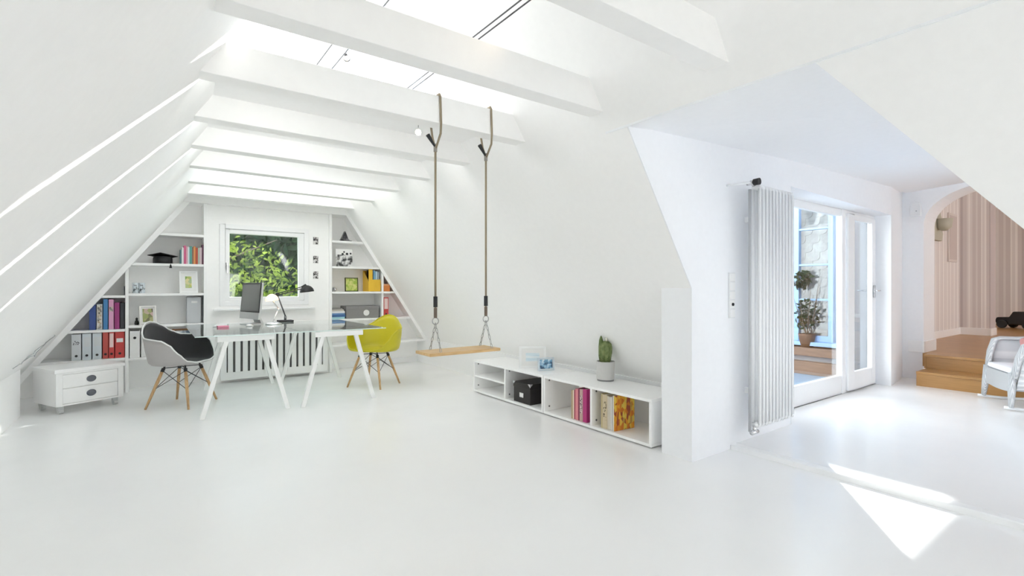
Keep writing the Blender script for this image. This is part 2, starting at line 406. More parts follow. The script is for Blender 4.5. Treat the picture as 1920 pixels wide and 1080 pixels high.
# wallpapered room beyond
def stripes(name, cols, period, axis, rough=0.8):
    m = bpy.data.materials.new(name); m.use_nodes = True; t = m.node_tree; b = t.nodes['Principled BSDF']; b.inputs['Roughness'].default_value = rough
    tcn = t.nodes.new('ShaderNodeTexCoord'); s_ = t.nodes.new('ShaderNodeSeparateXYZ'); t.links.new(tcn.outputs['Object'], s_.inputs[0])
    d = t.nodes.new('ShaderNodeMath'); d.operation = 'DIVIDE'; d.inputs[1].default_value = period; t.links.new(s_.outputs[axis], d.inputs[0])
    f = t.nodes.new('ShaderNodeMath'); f.operation = 'FRACT'; t.links.new(d.outputs[0], f.inputs[0])
    r = t.nodes.new('ShaderNodeValToRGB'); r.color_ramp.interpolation = 'CONSTANT'; e = r.color_ramp.elements
    while len(e) < len(cols): e.new(0.5)
    for k, (p, c) in enumerate(cols): e[k].position = p; e[k].color = (*c, 1)
    t.links.new(f.outputs[0], r.inputs[0]); t.links.new(r.outputs[0], b.inputs['Base Color']); return m
A_, B_, C_, D_ = (0.66, 0.62, 0.61), (0.88, 0.86, 0.84), (0.76, 0.735, 0.72), (0.54, 0.49, 0.49)
cols = [(0, A_), (0.12, C_), (0.2, B_), (0.26, C_), (0.32, A_), (0.46, D_), (0.54, A_), (0.64, B_), (0.70, C_), (0.78, B_), (0.82, A_), (0.94, C_)]
WPX = stripes('narrow striped wallpaper', [(0, A_), (0.22, C_), (0.40, B_), (0.5, C_), (0.66, D_), (0.76, C_)], 0.20, 0)
WPY = stripes('wide striped wallpaper', cols, 0.36, 1)
WPZ = stripes('wide striped wallpaper far', cols, 0.62, 1)
mb = MB(); mb.box(8.08, 11.26, 2.37, 2.5, 0.36, 3.0)
S('wall_beyond', mb, WPX)
S('wall_beyond', MB().box(11.2, 11.55, 1.98, 2.5, 0.36, 3.0), WPY)
S('wall_beyond', MB().box(15.2, 15.35, -3.0, 3.6, 0.36, 3.0), WPZ)
mb = MB(); mb.box(11.55, 15.35, 3.0, 3.1, 0.36, 3.0); mb.box(8.08, 9.2, -3.1, -3.0, 0.36, 3.0); mb.box(12.2, 15.35, -3.1, -3.0, 0.36, 3.0)
mb.box(9.2, 12.2, -3.1, -3.0, 0.36, 1.1); mb.box(9.2, 12.2, -3.1, -3.0, 2.4, 3.0)
S('wall_beyond', mb, WPX)
S('ceiling', MB().box(7.9, 15.4, -3.1, 3.6, 2.95, 3.1), PAINT)
mb = MB(); mb.box(8.08, 11.2, 2.355, 2.37, 0.36, 0.47); mb.box(11.185, 11.2, 1.98, 2.37, 0.36, 0.48); mb.box(11.17, 11.56, 1.965, 1.98, 0.36, 0.48); mb.box(15.18, 15.2, -3, 3.0, 0.36, 0.46)
S('baseboard_beyond', mb, FRAME, bevel=0.003)

# terrace door
d1 = thing('door_1', '', '', kind='structure'); mb = MB()
mb.box(4.25, 4.59, 2.20, 2.25, 0.03, 1.985); mb.box(6.77, 6.838, 2.20, 2.25, 0.03, 1.985); mb.box(5.91, 6.0, 2.19, 2.25, 0.03, 1.985)
mb.box(4.59, 6.77, 2.20, 2.25, 1.912, 1.985); mb.box(4.59, 6.77, 2.20, 2.25, 0.03, 0.225)
mb.build('door_frame', FRAME, d1, bevel=0.006)
MB().box(4.59, 5.91, 2.240, 2.244, 0.225, 1.912).build('pane', GLASS, d1)
mb = MB(); mb.box(6.01, 6.17, 2.17, 2.20, 0.05, 1.95); mb.box(6.67, 6.78, 2.17, 2.20, 0.05, 1.95); mb.box(6.17, 6.67, 2.17, 2.20, 1.885, 1.95); mb.box(6.17, 6.67, 2.17, 2.20, 0.05, 0.24)
lf = mb.build('door_leaf', FRAME, d1, bevel=0.008)
MB().box(6.17, 6.67, 2.192, 2.196, 0.24, 1.885).build('pane', GLASS, lf)
mb = MB(); mb.box(6.70, 6.735, 2.156, 2.17, 1.04, 1.18); mb.ring((6.718, 2.158, 1.12), (6.718, 2.105, 1.12), 0.009, 0.009); mb.tube([(6.718, 2.105, 1.12), (6.67, 2.10, 1.12), (6.59, 2.10, 1.12)], 0.008)
mb.build('door_handle', CHROME, lf, smooth=True)

# collar beams, and ceiling panels added above them to narrow the sun strips
YB = [1.28, 2.08, 2.84, 3.60, 4.34, 5.07, 5.84, 6.58]
mb = MB()
def panel(y0, y1):
    z0, z1 = 2.355, 2.385
    mb.add([(lx(z0, y0), y0, z0), (rx(z0), y0, z0), (rx(z0), y1, z0), (lx(z0, y1), y1, z0), (lx(z1, y0), y0, z1), (rx(z1), y0, z1), (rx(z1), y1, z1), (lx(z1, y1), y1, z1)],
           [(0, 1, 2, 3), (7, 6, 5, 4), (0, 4, 5, 1), (1, 5, 6, 2), (2, 6, 7, 3), (3, 7, 4, 0)])
for k in (2, 3, 4): panel(YB[k]+0.12+0.265, YB[k+1])
panel(6.58+.12, 7.2)
S('ceiling', mb, PAINT)
BL = ['white collar beam nearest the camera, only its right end in view at the top', 'white collar beam crossing the top of the picture in front of the swing beam',
      'white collar beam that carries the two ropes of the swing', 'white collar beam just behind the one with the swing ropes',
      'second white collar beam behind the swing beam', 'third white collar beam behind the swing beam',
      'fourth white collar beam behind the swing beam, second from the gable wall', 'white collar beam nearest the gable wall and its window']
for y, l in zip(YB, BL):
    def E(z, yy): return lx(z, yy)-0.02, rx(z)+0.02
    y1 = y+0.12; z0, z1 = 2.205, 2.38; vsx = []
    for yy in (y, y1):
        for z in (z0, z1):
            a, b = E(z, yy); vsx += [(a, yy, z), (b, yy, z)]
    tag(MB().add(vsx, [(0, 1, 3, 2), (4, 6, 7, 5), (0, 4, 5, 1), (2, 3, 7, 6), (0, 2, 6, 4), (1, 5, 7, 3)]).build('collar_beam', BEAM, bevel=0.004), l, 'beam', 'collar beams across the attic')
S('trim_2', MB().prism([(0.26, 2.15), (2.235, 2.15), (2.1, 2.36), (0.41, 2.36)], 'y', 6.86, 7.2), PAINT)

# ================================================================== OUTSIDE
TERR = mat('grey blue terrace decking', (0.14, 0.20, 0.28), 0.6, bump=0.1)
S('floor_terrace', MB().box(3.6, 7.2, 2.30, 7.0, -0.1, 0.05), TERR)
slate = ramp_mat('grey slate', 'noise', 9, [(0.3, (0.10, 0.115, 0.13)), (0.7, (0.20, 0.22, 0.235))], 0.6)
mb = MB(); mb.box(7.16, 7.4, 2.44, 7.0, 0, 2.33)
row = 0
z = 0.02
while z < 2.15:
    y = 2.46+(0.09 if row % 2 else 0)
    while y < 5.6:
        w_ = 0.175; pts = []
        for k in range(7):
            t = math.pi*k/6; pts.append((y+w_/2-math.cos(t)*w_/2, z+0.045-math.sin(t)*0.05))
        n = len(pts)+2; top = [(y+w_, z+0.17), (y, z+0.17)]
        f = [(7.135, p[0], p[1]) for p in pts]+[(7.155, p[0], p[1]) for p in top]
        bk = [(7.147, p[0], p[1]) for p in pts]+[(7.16, p[0], p[1]) for p in top]
        mb.add(f+bk, [tuple(range(n)), tuple(range(2*n-1, n-1, -1))]+[(i, (i+1) % n, n+(i+1) % n, n+i) for i in range(n)])
        y += 0.18
    z += 0.115; row += 1
S('wall_terrace', mb, slate)
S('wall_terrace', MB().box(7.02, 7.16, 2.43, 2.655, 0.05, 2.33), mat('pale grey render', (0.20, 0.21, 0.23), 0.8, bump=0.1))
S('wall_terrace', MB().box(6.6, 10.5, 4.0, 4.03, 2.84, 3.7), mat('pale grey render', (0.20, 0.21, 0.23), 0.8))  # unseen strip added high up to trim the sun patch on the floor
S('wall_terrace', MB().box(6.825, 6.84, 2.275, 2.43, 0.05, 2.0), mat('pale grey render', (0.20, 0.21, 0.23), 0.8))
BLUE = mat('pale blue window paint', (0.22, 0.37, 0.62), 0.4)
w4 = thing('window_2', '', '', kind='structure'); mb = MB()
for y0, y1 in ((2.69, 2.745), (3.10, 3.20), (3.20, 3.26), (3.98, 4.06)): mb.box(6.97, 7.05, y0, y1, 0.45, 2.3)
for z0, z1 in ((0.45, 0.53), (0.985, 1.01), (1.44, 1.465), (1.91, 1.935), (2.25, 2.3)): mb.box(6.98, 7.04, 2.70, 4.0, z0, z1)
mb.build('window_frame', BLUE, w4, bevel=0.004)
MB().box(7.005, 7.01, 2.74, 3.99, 0.5, 2.27).build('pane', GLASS, w4)
MB().box(6.88, 7.13, 2.62, 4.3, 0.40, 0.45).build('window_sill', BLUE, w4, bevel=0.004)
mb = MB(); mb.box(7.05, 7.13, 2.66, 2.70, 0.45, 2.3)
mb.build('reveal', BLUE, w4)
TW = planks('weathered boards', (0.15, 0.09, 0.065), (0.19, 0.12, 0.085), (0.10, 0.065, 0.05), 'y', 0.1, 2.0, 0.6)
PALEW = mat('pale riser board', (0.26, 0.27, 0.30), 0.6)
t = thing('terrace_bench', 'low stepped wooden bench with pale riser below the blue terrace window', 'bench', (6.9, 3.4, 0.05))
MB().box(-0.12, 0.22, -0.9, 1.0, 0.23, 0.33).build('bench_top', TW, t, bevel=0.004)
MB().box(-0.05, 0.22, -0.9, 1.0, 0.16, 0.23).build('riser_board', PALEW, t)
MB().box(-0.16, 0.22, -0.9, 1.0, 0.0, 0.16).build('lower_step', TW, t, bevel=0.004)
S('floor_garden', MB().box(-20, 20, 7.5, 30, -3.2, -3.0), mat('lawn', (0.10, 0.20, 0.05), 0.9, bump=0.5, bscale=8))

def leaf_material(name, c1, c2):
    m = bpy.data.materials.new(name); m.use_nodes = True; t = m.node_tree; t.nodes.clear()
    o = t.nodes.new('ShaderNodeOutputMaterial'); a = t.nodes.new('ShaderNodeBsdfDiffuse'); b = t.nodes.new('ShaderNodeBsdfTranslucent'); x = t.nodes.new('ShaderNodeMixShader')
    n = t.nodes.new('ShaderNodeTexNoise'); n.inputs['Scale'].default_value = 3.2; n.inputs['Detail'].default_value = 5
    tcn = t.nodes.new('ShaderNodeTexCoord'); t.links.new(tcn.outputs['Object'], n.inputs['Vector'])
    r = t.nodes.new('ShaderNodeValToRGB'); r.color_ramp.elements[0].position = 0.35; r.color_ramp.elements[1].position = 0.7
    r.color_ramp.elements[0].color = (*c1, 1); r.color_ramp.elements[1].color = (*c2, 1)
    t.links.new(n.outputs['Fac'], r.inputs[0]); t.links.new(r.outputs[0], a.inputs[0]); t.links.new(r.outputs[0], b.inputs[0])
    x.inputs[0].default_value = 0.5
    t.links.new(a.outputs[0], x.inputs[1]); t.links.new(b.outputs[0], x.inputs[2]); t.links.new(x.outputs[0], o.inputs[0]); return m
LEAF = leaf_material('sunny leaves', (0.012, 0.045, 0.012), (0.32, 0.42, 0.08))
LEAFD = leaf_material('deep leaves', (0.012, 0.035, 0.018), (0.04, 0.09, 0.035))
BARK = ramp_mat('bark', 'noise', 8, [(0.3, (0.06, 0.045, 0.03)), (0.7, (0.14, 0.11, 0.08))], 0.9, (1, 1, 0.3), bump=0.4)
def leaves(mb, n, c, rad, size, rnd):
    for _ in range(n):
        while True:
            p = Vector((rnd.uniform(-1, 1), rnd.uniform(-1, 1), rnd.uniform(-1, 1)))
            if p.length < 1: break
        p = Vector((c[0]+p.x*rad[0], c[1]+p.y*rad[1], c[2]+p.z*rad[2]))
        a = Vector((rnd.gauss(0, 1), rnd.gauss(0, 1), rnd.gauss(0, 1))).normalized(); b = a.orthogonal().normalized()
        s_ = size*rnd.uniform(0.6, 1.3); cx = a.cross(b)*s_*0.10
        mb.add([p-a*s_*0.5, p-b*s_*0.28-a*0.1*s_+cx, p-b*s_*0.22+a*0.25*s_+cx, p+a*s_*0.55, p+b*s_*0.22+a*0.25*s_+cx, p+b*s_*0.28-a*0.1*s_+cx],
               [(0, 1, 2, 3), (0, 3, 4, 5)])
rnd = random.Random(3)
def tree(name, label, base, crown, rad, n, size, m, loc_trunk):
    t = thing(name, label, 'tree', base)
    mb = MB(); leaves(mb, n, Vector(crown)-Vector(base), rad, size, rnd); mb.build('foliage', m, t, recalc=False)
    mb = MB(); bx, by, bz = loc_trunk
    mb.tube([(0, 0, 0), (0.1, 0, 1.5), (0.0, 0.1, 3.2), (0.3, 0, 5.0), (0.6, 0, 7.0)], [0.20, 0.13, 0.09, 0.06, 0.02], 10)
    for k in range(12):
        z0 = 2.2+k*0.38; an = k*2.4+1; L = 2.4-0.09*k
        p0 = Vector((0.05, 0.03, z0)); d = Vector((math.cos(an), math.sin(an)*0.4, 0.55)).normalized()
        mb.tube([p0, p0+d*L*0.5+Vector((0, 0, 0.1)), p0+d*L], [0.03, 0.02, 0.006], 6)
    mb.build('trunk', BARK, t, smooth=True)
    return t
tree('tree', 'sunlit bright green leafy tree close outside the gable window', (0.3, 10.3, -3.0), (1.05, 10.3, 0.70), (1.6, 0.8, 1.45), 2600, 0.11, LEAF, (0, 0, 0))
tree('tree', 'dark green tree filling the upper right of the gable window', (4.2, 12.6, -3.0), (3.6, 12.6, 1.6), (3.0, 0.9, 2.9), 6500, 0.26, LEAFD, (0, 0, 0))
tree('tree', 'shaded tree farthest back in the view through the gable window', (0.4, 14.8, -3.0), (0.9, 14.9, 1.4), (4.2, 1.0, 3.4), 6500, 0.42, LEAFD, (0, 0, 0))
tree('tree', 'unseen green tree right of the house gable, added to shade the window', (4.2, 8.4, -3.0), (3.5, 8.4, 2.75), (1.5, 0.65, 1.35), 2400, 0.22, LEAF, (0, 0, 0))  # extra tree out of view, keeps direct sun off the gable window
#OBJECTS
# ================================================================== BUILT-IN SHELVES
RC = lambda z: rx(z)
def lg(z): return -0.977+(z-0.396)*(0.304+0.977)/(2.154-0.396)     # left gable board line
def rg(z): return 2.221+(2.15-z)*(3.401-2.221)/(2.15-0.367)
bl = thing('built_in_bookcase', 'white built-in shelves left of the gable window, cut along the roof slope', 'bookcase', (0, GY, 0))
def board(name, x0, x1, z0, z1, par, y0=0.0, y1=0.298, m=SHELF): return MB().box(x0, x1, y0, y1, z0, z1).build(name, m, par, bevel=0.002)
board('divider', -0.235, -0.205, 0.0, 1.385, bl); board('pilaster', 0.500, 0.532, 0, 2.19, bl, 0, 0.05)
for z in (1.778, 1.43, 1.09, 0.735, 0.375):
    x0 = max(lg(z-.03)-0.0, -0.205); board('shelf', x0, 0.499, z-0.028, z, bl)
for z in (1.07, 0.70, 0.385): board('shelf', lg(z)-0.03, -0.236, z-0.028, z, bl)
mb = MB(); mb.prism([(lg(0.0)-0.02, 0.0), (lg(0.0)+.07, 0.0), (lg(2.15)+.06, 2.15), (lg(2.15)-0.02, 2.15)], 'y', -0.02, 0.0)
mb.build('sloping_board', SHELF, bl, bevel=0.002)
br = thing('built_in_bookcase', 'white built-in shelves right of the gable window, cut along the roof slope', 'bookcase', (0, GY, 0))
board('pilaster', 1.954, 1.986, 0, 2.19, br, 0, 0.05); board('divider', 2.688, 2.716, 0.375, 1.447, br)
for z, x1 in ((1.80, 0), (1.447, 0)): board('shelf', 1.987, rg(z)+0.01, z-0.028, z, br)
for z in (1.10, 0.722): board('shelf', 1.987, 2.687, z-0.028, z, br); board('shelf', 2.717, rg(z)+0.01, z-0.028, z, br)
board('shelf', 1.987, rg(0.375), 0.345, 0.373, br)
mb = MB(); mb.prism([(rg(0.37)-0.05, 0.37), (rg(0.37)+0.01, 0.37), (rg(2.15)+0.01, 2.15), (rg(2.15)-.05, 2.15)], 'y', -0.02, 0.0)
mb.build('sloping_board', SHELF, br, bevel=0.002)
S('baseboard_front', MB().box(2.0, 3.385, 7.185, 7.2, 0, 0.085), FRAME, bevel=0.003)

# radiator cover under the window
t = thing('radiator_cover', 'white slatted radiator cover on the wall below the gable window', 'radiator cover', (1.29, 6.95, 0.04))
mb = MB(); mb.box(-0.62, 0.62, -0.11, -0.09, 0.0, 0.09); mb.box(-0.62, 0.62, -0.11, -0.09, 0.60, 0.66); mb.box(-0.62, -0.56, -0.11, 0, 0, 0.66); mb.box(0.56, 0.62, -0.11, 0, 0, 0.66); mb.box(-0.62, 0.62, -0.11, 0.0, 0.66, 0.68)
mb.build('cover_frame', SHELF, t, bevel=0.003)
mb = MB(); n = 14; wsl = 1.12/n
for k in range(n): mb.box(-0.56+k*wsl+0.013, -0.56+(k+1)*wsl-0.013, -0.108, -0.092, 0.08, 0.61)
mb.build('slats', SHELF, t, bevel=0.002)
MB().box(-0.55, 0.55, -0.06, -0.02, 0.04, 0.62).build('radiator_core', mat('grey radiator core', (0.22, 0.22, 0.22), 0.6), t)

# ================================================================== SHELF CONTENTS
def vary(): return random.uniform(-.004, .004)
def col(n, c, r=0.5): return mat(n, c, r)
WHITEP = mat('paper white', (0.80, 0.80, 0.79), 0.7)
def binder(x0, x1, z, h, color, label, lab='plain', tone=None, hole=True, group=None, y=None, y1=0.27):
    w = x1-x0-0.004; t = thing('ring_binder', label, 'binder', ((x0+x1)/2, (GY+0.02) if y is None else y, z), 0, group)
    mb = MB(); mb.box(-w/2, -w/2+0.004, 0, y1, 0, h); mb.box(w/2-0.004, w/2, 0, y1, 0, h); mb.box(-w/2, w/2, -0.002, 0.004, 0, h)
    mb.build('cover', color, t, bevel=0.0015)
    MB().box(-w/2+0.006, w/2-0.006, 0.01, y1-0.01, 0.006, h-0.008).build('paper_block', WHITEP, t)
    if lab != 'none':
        zz0, zz1 = {'plain': (0.5, 0.86), 'long': (0.42, 0.95), 'pic': (0.04, 0.96), 'small': (0.6, 0.75)}[lab]
        MB().box(-w/2*0.72, w/2*0.72, -0.0035, -0.002, h*zz0, h*zz1).build('spine_label', tone or WHITEP, t)
    if hole: MB().ring((0, -0.0045, h*0.17), (0, -0.002, h*0.17), 0.0125, 0.0125, 14).build('finger_hole', BLACK, t)
    return t
PG = col('pale grey card', (0.62, 0.65, 0.67)); PG2 = col('pale blue grey card', (0.60, 0.66, 0.70)); RED = col('red card', (0.56, 0.06, 0.055)); RED2 = col('brick red card', (0.50, 0.085, 0.07))
BLU = col('navy card', (0.04, 0.08, 0.27)); BLU2 = col('mid blue card', (0.06, 0.22, 0.46)); PNK = col('pink card', (0.66, 0.33, 0.50)); MAG = col('plum card', (0.30, 0.035, 0.17)); CHAR = col('charcoal card', (0.035, 0.037, 0.045))
PIC = ramp_mat('small printed pictures', 'voronoi', 45, [(0.2, (0.12, 0.11, 0.10)), (0.45, (0.70, 0.68, 0.62)), (0.8, (0.42, 0.33, 0.22))], 0.6)
MARK = ramp_mat('black marks on pale label', 'noise', 60, [(0.44, (0.05, 0.05, 0.06)), (0.5, (0.66, 0.69, 0.71))], 0.6)
g = 'ring binders on the lowest left shelf'
binder(-0.682, -0.602, 0.386, 0.275, PG, 'pale grey ring binder with a small mark, far left of the lowest binder row', 'small', MARK, group=g)
binder(-0.597, -0.518, 0.386, 0.28, PG2, 'pale grey-blue ring binder, middle one of the three pale binders above the drawer unit', 'plain', PG, group=g)
binder(-0.513, -0.434, 0.386, 0.28, PG2, 'pale grey ring binder touching the first red binder', 'plain', PG, group=g)
binder(-0.429, -0.379, 0.386, 0.285, RED2, 'slim red binder without a label, leftmost of the three red binders', 'none', group=g)
binder(-0.377, -0.328, 0.386, 0.285, RED, 'slim red binder with a long pink-white label, middle of three red', 'long', col('blush label', (0.80, 0.62, 0.60)), group=g)
binder(-0.324, -0.240, 0.386, 0.285, RED, 'wide red binder with a small white sticker, next to the white divider', 'small', WHITEP, group=g)
for xx, hh in ((-0.5575, 0.09), (-0.4735, 0.09)):
    pass
g = 'ring binders on the second left shelf'
binder(-0.540, -0.482, 0.701, 0.27, BLU, 'navy blue binder at the left end of the second shelf row', 'none', hole=False, group=g)
binder(-0.479, -0.428, 0.701, 0.275, PG, 'white binder with printed pictures down its spine between two blue ones', 'pic', PIC, hole=False, group=g)
binder(-0.424, -0.382, 0.701, 0.33, BLU2, 'tall bright blue binder on the second shelf row', 'none', hole=False, group=g)
binder(-0.379, -0.332, 0.701, 0.325, PNK, 'tall pink binder on the second shelf row', 'small', PIC, hole=False, group=g)
binder(-0.329, -0.283, 0.701, 0.29, MAG, 'plum coloured binder to the right of the pink binder', 'none', hole=False, group=g)
binder(-0.280, -0.240, 0.701, 0.285, CHAR, 'charcoal binder squeezed against the divider, right of the plum one', 'none', hole=False, group=g)
binder(-0.198, -0.105, 0.376, 0.295, WHITEP, 'wide white box binder with a black finger hole, behind the black chair', 'none', hole=False, group='white boxes behind the chair')
MB().ring((0, -0.0045, 0.22), (0, -0.002, 0.22), 0.014, 0.014, 14).build('finger_hole', BLACK, bpy.data.objects[[o.name for o in C.objects if o.get('label', '').startswith('wide white box binder')][0]])
t = thing('storage_box', 'plain white cardboard box right of the white box binder', 'box', (-0.045, GY+0.03, 0.376))
MB().box(-0.05, 0.05, 0, 0.24, 0, 0.26).build('box_body', WHITEP, t, bevel=0.003); MB().box(-0.053, 0.053, -0.003, 0.243, 0.245, 0.275).build('lid', WHITEP, t, bevel=0.003)
tag(MB().box(-0.2395, -0.247, 0.0, 0.2, 0, 0.10).build('notebook', CHAR), 'thin dark notebook against the divider on the small triangular shelf', 'notebook').location = (0, GY+.03, 1.071)

def frame(name, label, loc, rz, w, h, bw, fm, pm, lean=0.0, matw=0.0, mm=None, cat='picture frame', depth=0.018):
    """picture frame standing at loc, leaning back by `lean`, facing local -y"""
    t = thing(name, label, cat, loc, rot=(-lean, 0, rz))
    mb = MB()
    for b in ((-w/2, -w/2+bw, 0, h), (w/2-bw, w/2, 0, h), (-w/2+bw, w/2-bw, 0, bw), (-w/2+bw, w/2-bw, h-bw, h)): mb.box(b[0], b[1], 0, depth, b[2], b[3])
    mb.build('frame', fm, t, bevel=0.002)
    if matw: MB().box(-w/2+bw, w/2-bw, depth*0.45, depth*0.6, bw, h-bw).build('mount', mm or WHITEP, t)
    MB().box(-w/2+bw+matw, w/2-bw-matw, depth*0.35, depth*0.44, bw+matw, h-bw-matw).build('picture', pm, t)
    MB().box(-w/2+bw*0.6, w/2-bw*0.6, depth*0.62, depth*0.95, bw*0.6, h-bw*0.6).build('backing', WHITEP, t)
    if lean > 0.05:
        L = h*0.75; mb = MB(); c_ = Vector((0, depth, L)); f_ = Vector((0, depth+math.sin(lean)*L*2.1*math.cos(lean), L-L*math.cos(0)*1.0))
        k = math.tan(lean)
        # strut foot: the point on the ground line z = -y*tan? (frame tilted about its bottom edge)
        fy = 0.30*h+0.02; fz = fy*math.tan(lean)
        mb.add([(-0.02, depth, L), (0.02, depth, L), (0.025, fy, fz+.001), (-0.025, fy, fz+.001), (-0.02, depth+.003, L), (0.02, depth+.003, L), (0.025, fy+.003, fz+.001), (-0.025, fy+.003, fz+.001)],
               [(0, 1, 2, 3), (7, 6, 5, 4), (0, 4, 5, 1), (1, 5, 6, 2), (2, 6, 7, 3), (3, 7, 4, 0)])
        mb.build('strut', fm, t)
    return t
GREENPIC = ramp_mat('green and yellow picture', 'voronoi', 26, [(0.1, (0.20, 0.34, 0.06)), (0.4, (0.55, 0.56, 0.16)), (0.6, (0.30, 0.44, 0.30)), (0.85, (0.68, 0.62, 0.30))], 0.4)
FAMPIC = ramp_mat('garden photo', 'voronoi', 22, [(0.2, (0.10, 0.07, 0.05)), (0.45, (0.28, 0.33, 0.10)), (0.75, (0.45, 0.40, 0.22)), (0.9, (0.60, 0.42, 0.40))], 0.4)
BWPIC = ramp_mat('black and white print', 'noise', 16, [(0.42, (0.03, 0.03, 0.03)), (0.5, (0.35, 0.35, 0.35)), (0.56, (0.72, 0.72, 0.71))], 0.5, detail=8)
LIMEPIC = ramp_mat('lime patterned picture', 'voronoi', 30, [(0.1, (0.30, 0.42, 0.05)), (0.5, (0.50, 0.56, 0.14)), (0.8, (0.62, 0.62, 0.22))], 0.4)
BLUEPIC = ramp_mat('blue mountain photo', 'noise', 22, [(0.38, (0.04, 0.09, 0.18)), (0.48, (0.20, 0.42, 0.62)), (0.58, (0.60, 0.75, 0.85)), (0.66, (0.82, 0.85, 0.88))], 0.4, detail=6)
SEAPIC = ramp_mat('pale sea print', 'noise', 8, [(0.4, (0.52, 0.68, 0.76)), (0.6, (0.78, 0.84, 0.87))], 0.4, (0.3, 0.3, 4))
SILV = mat('silver frame', (0.62, 0.60, 0.57), 0.35, 0.7)
WF = mat('white picture frame', (0.84, 0.85, 0.85), 0.4)
frame('picture_frame', 'white picture frame with a small green picture, leaning on the left shelf below the books', (0.355, GY+0.05, 1.091), 0.12, 0.185, 0.26, 0.016, WF, GREENPIC, 0.16, 0.045)
frame('picture_frame', 'silver photo frame with a garden photo, leaning on the shelf behind the black chair', (-0.03, GY+0.04, 0.736), 0.2, 0.16, 0.215, 0.014, SILV, FAMPIC, 0.16, 0.018)
t = thing('figurine', 'tiny black figurine left of the silver photo frame', 'figurine', (-0.135, GY+0.07, 0.736))
mb = MB(); mb.lathe([(0.018, 0), (0.022, 0.02), (0.016, 0.045), (0.009, 0.055), (0.013, 0.07), (0.0, 0.085)], n=14); mb.build('body', BLACK, t, smooth=True)
# mortarboard
t = thing('graduation_cap', 'black graduation cap with a tassel hanging over the shelf edge', 'cap', (0.105, GY+0.14, 1.431), R(14))
mb = MB(); mb.lathe([(0.088, 0), (0.095, 0.002), (0.094, 0.06), (0.086, 0.085), (0, 0.09)], n=28); mb.build('skull_cap', BLACK, t, smooth=True)
mb = MB(); M_ = Matrix.Translation((0, 0, 0.092)) @ Matrix.Rotation(R(6), 4, 'Y') @ Matrix.Rotation(R(-9), 4, 'X') @ Matrix.Rotation(R(20), 4, 'Z'); mb.box(-0.105, 0.105, -0.105, 0.105, -0.004, 0.004, M_)
mb.build('board', BLACK, t, bevel=0.002)
MB().lathe([(0.0, 0), (0.008, 0.002), (0.008, 0.006), (0, 0.009)], (0, 0, 0.096), 12).build('button', BLACK, t)
mb = MB(); mb.tube([(0, 0, 0.104), (0.02, -0.08, 0.108), (0.035, -0.128, 0.098), (0.038, -0.148, 0.05), (0.036, -0.15, 0.0), (0.035, -0.155, -0.012)], 0.0022, 6)
tas = mb.build('tassel', BLACK, t, smooth=True)
MB().lathe([(0.004, 0), (0.007, -0.008), (0.014, -0.042), (0.0, -0.043)], (0.035, -0.155, -0.010), 12).build('fringe', BLACK, tas)
# two small decorated cups
CUP = ramp_mat('pale cup with dark print', 'noise', 30, [(0.40, (0.10, 0.11, 0.12)), (0.47, (0.62, 0.68, 0.72))], 0.3)
for x_, l in ((-0.145, 'small pale printed tumbler, left one of the pair on the middle left shelf'), (-0.088, 'small pale printed tumbler, right one of the pair on the middle left shelf')):
    o = tag(MB().lathe([(0.026, 0), (0.028, 0.002), (0.030, 0.118), (0.027, 0.118), (0.025, 0.01), (0.0, 0.01)], n=20).build('tumbler', CUP, smooth=True), l, 'cup', 'printed tumblers'); o.location = (x_, GY+0.09, 1.091)
# books above
def book(x, z, w, h, d, m, label, group, y=None, lean=0.0, pages=True, name='book'):
    t = thing(name, label, 'book', (x, (GY+0.03) if y is None else y, z), rot=(0, lean, 0), group=group)
    mb = MB(); mb.box(-w/2, -w/2+0.002, 0, d, 0, h); mb.box(w/2-0.002, w/2, 0, d, 0, h); mb.box(-w/2, w/2, -0.002, 0.002, 0, h); mb.build('cover', m, t, bevel=0.001)
    MB().box(-w/2+0.002, w/2-0.002, 0.003, d-0.004, 0.003, h-0.004).build('pages', mat('book pages', (0.74, 0.71, 0.64), 0.9), t)
    return t
bx = 0.268
specs = [('teal', (0.10, 0.24, 0.26), .014, .165, 'slim dark teal paperback, leftmost book on the shelf beside the cap'), ('white', (0.75, 0.74, 0.72), .020, .19, 'white paperback standing just right of the dark teal one'),
         ('rose', (0.62, 0.12, 0.25), .022, .215, 'rose pink paperback, tallest of the pinks on the cap shelf'), ('pale pink', (0.70, 0.40, 0.46), .016, .205, 'pale pink paperback beside the rose one'),
         ('ice blue', (0.62, 0.74, 0.76), .016, .20, 'ice blue thin paperback left of the sea green one'), ('sea green', (0.09, 0.32, 0.28), .024, .21, 'sea green paperback in the middle of the cap shelf row'),
         ('brown', (0.28, 0.15, 0.09), .014, .20, 'brown thin paperback right of the sea green one'), ('orange', (0.70, 0.28, 0.09), .020, .21, 'orange spined paperback right of centre in the cap shelf row'),
         ('brick', (0.45, 0.08, 0.04), .022, .195, 'brick red and brown paperback beside the orange one'), ('sage', (0.40, 0.50, 0.42), .014, .20, 'sage green paperback between brick red and grey-pink'),
         ('dusty', (0.58, 0.46, 0.48), .024, .20, 'dusty pink paperback second from the pilaster'), ('aubergine', (0.14, 0.05, 0.09), .018, .235, 'aubergine tall book against the pilaster left of the window')]
for nm, c_, w_, h_, l in specs:
    book(bx+w_/2, 1.431, w_-0.0008, h_, 0.14, mat('book '+nm, c_, 0.5), l, 'paperbacks beside the graduation cap'); bx += w_+0.0008
t = thing('file_box', 'frosted grey upright file box with a white label, on the shelf left of the window', 'box', (0.405, GY+0.06, 0.736))
FROST = mat('frosted grey plastic', (0.50, 0.52, 0.54), 0.35)
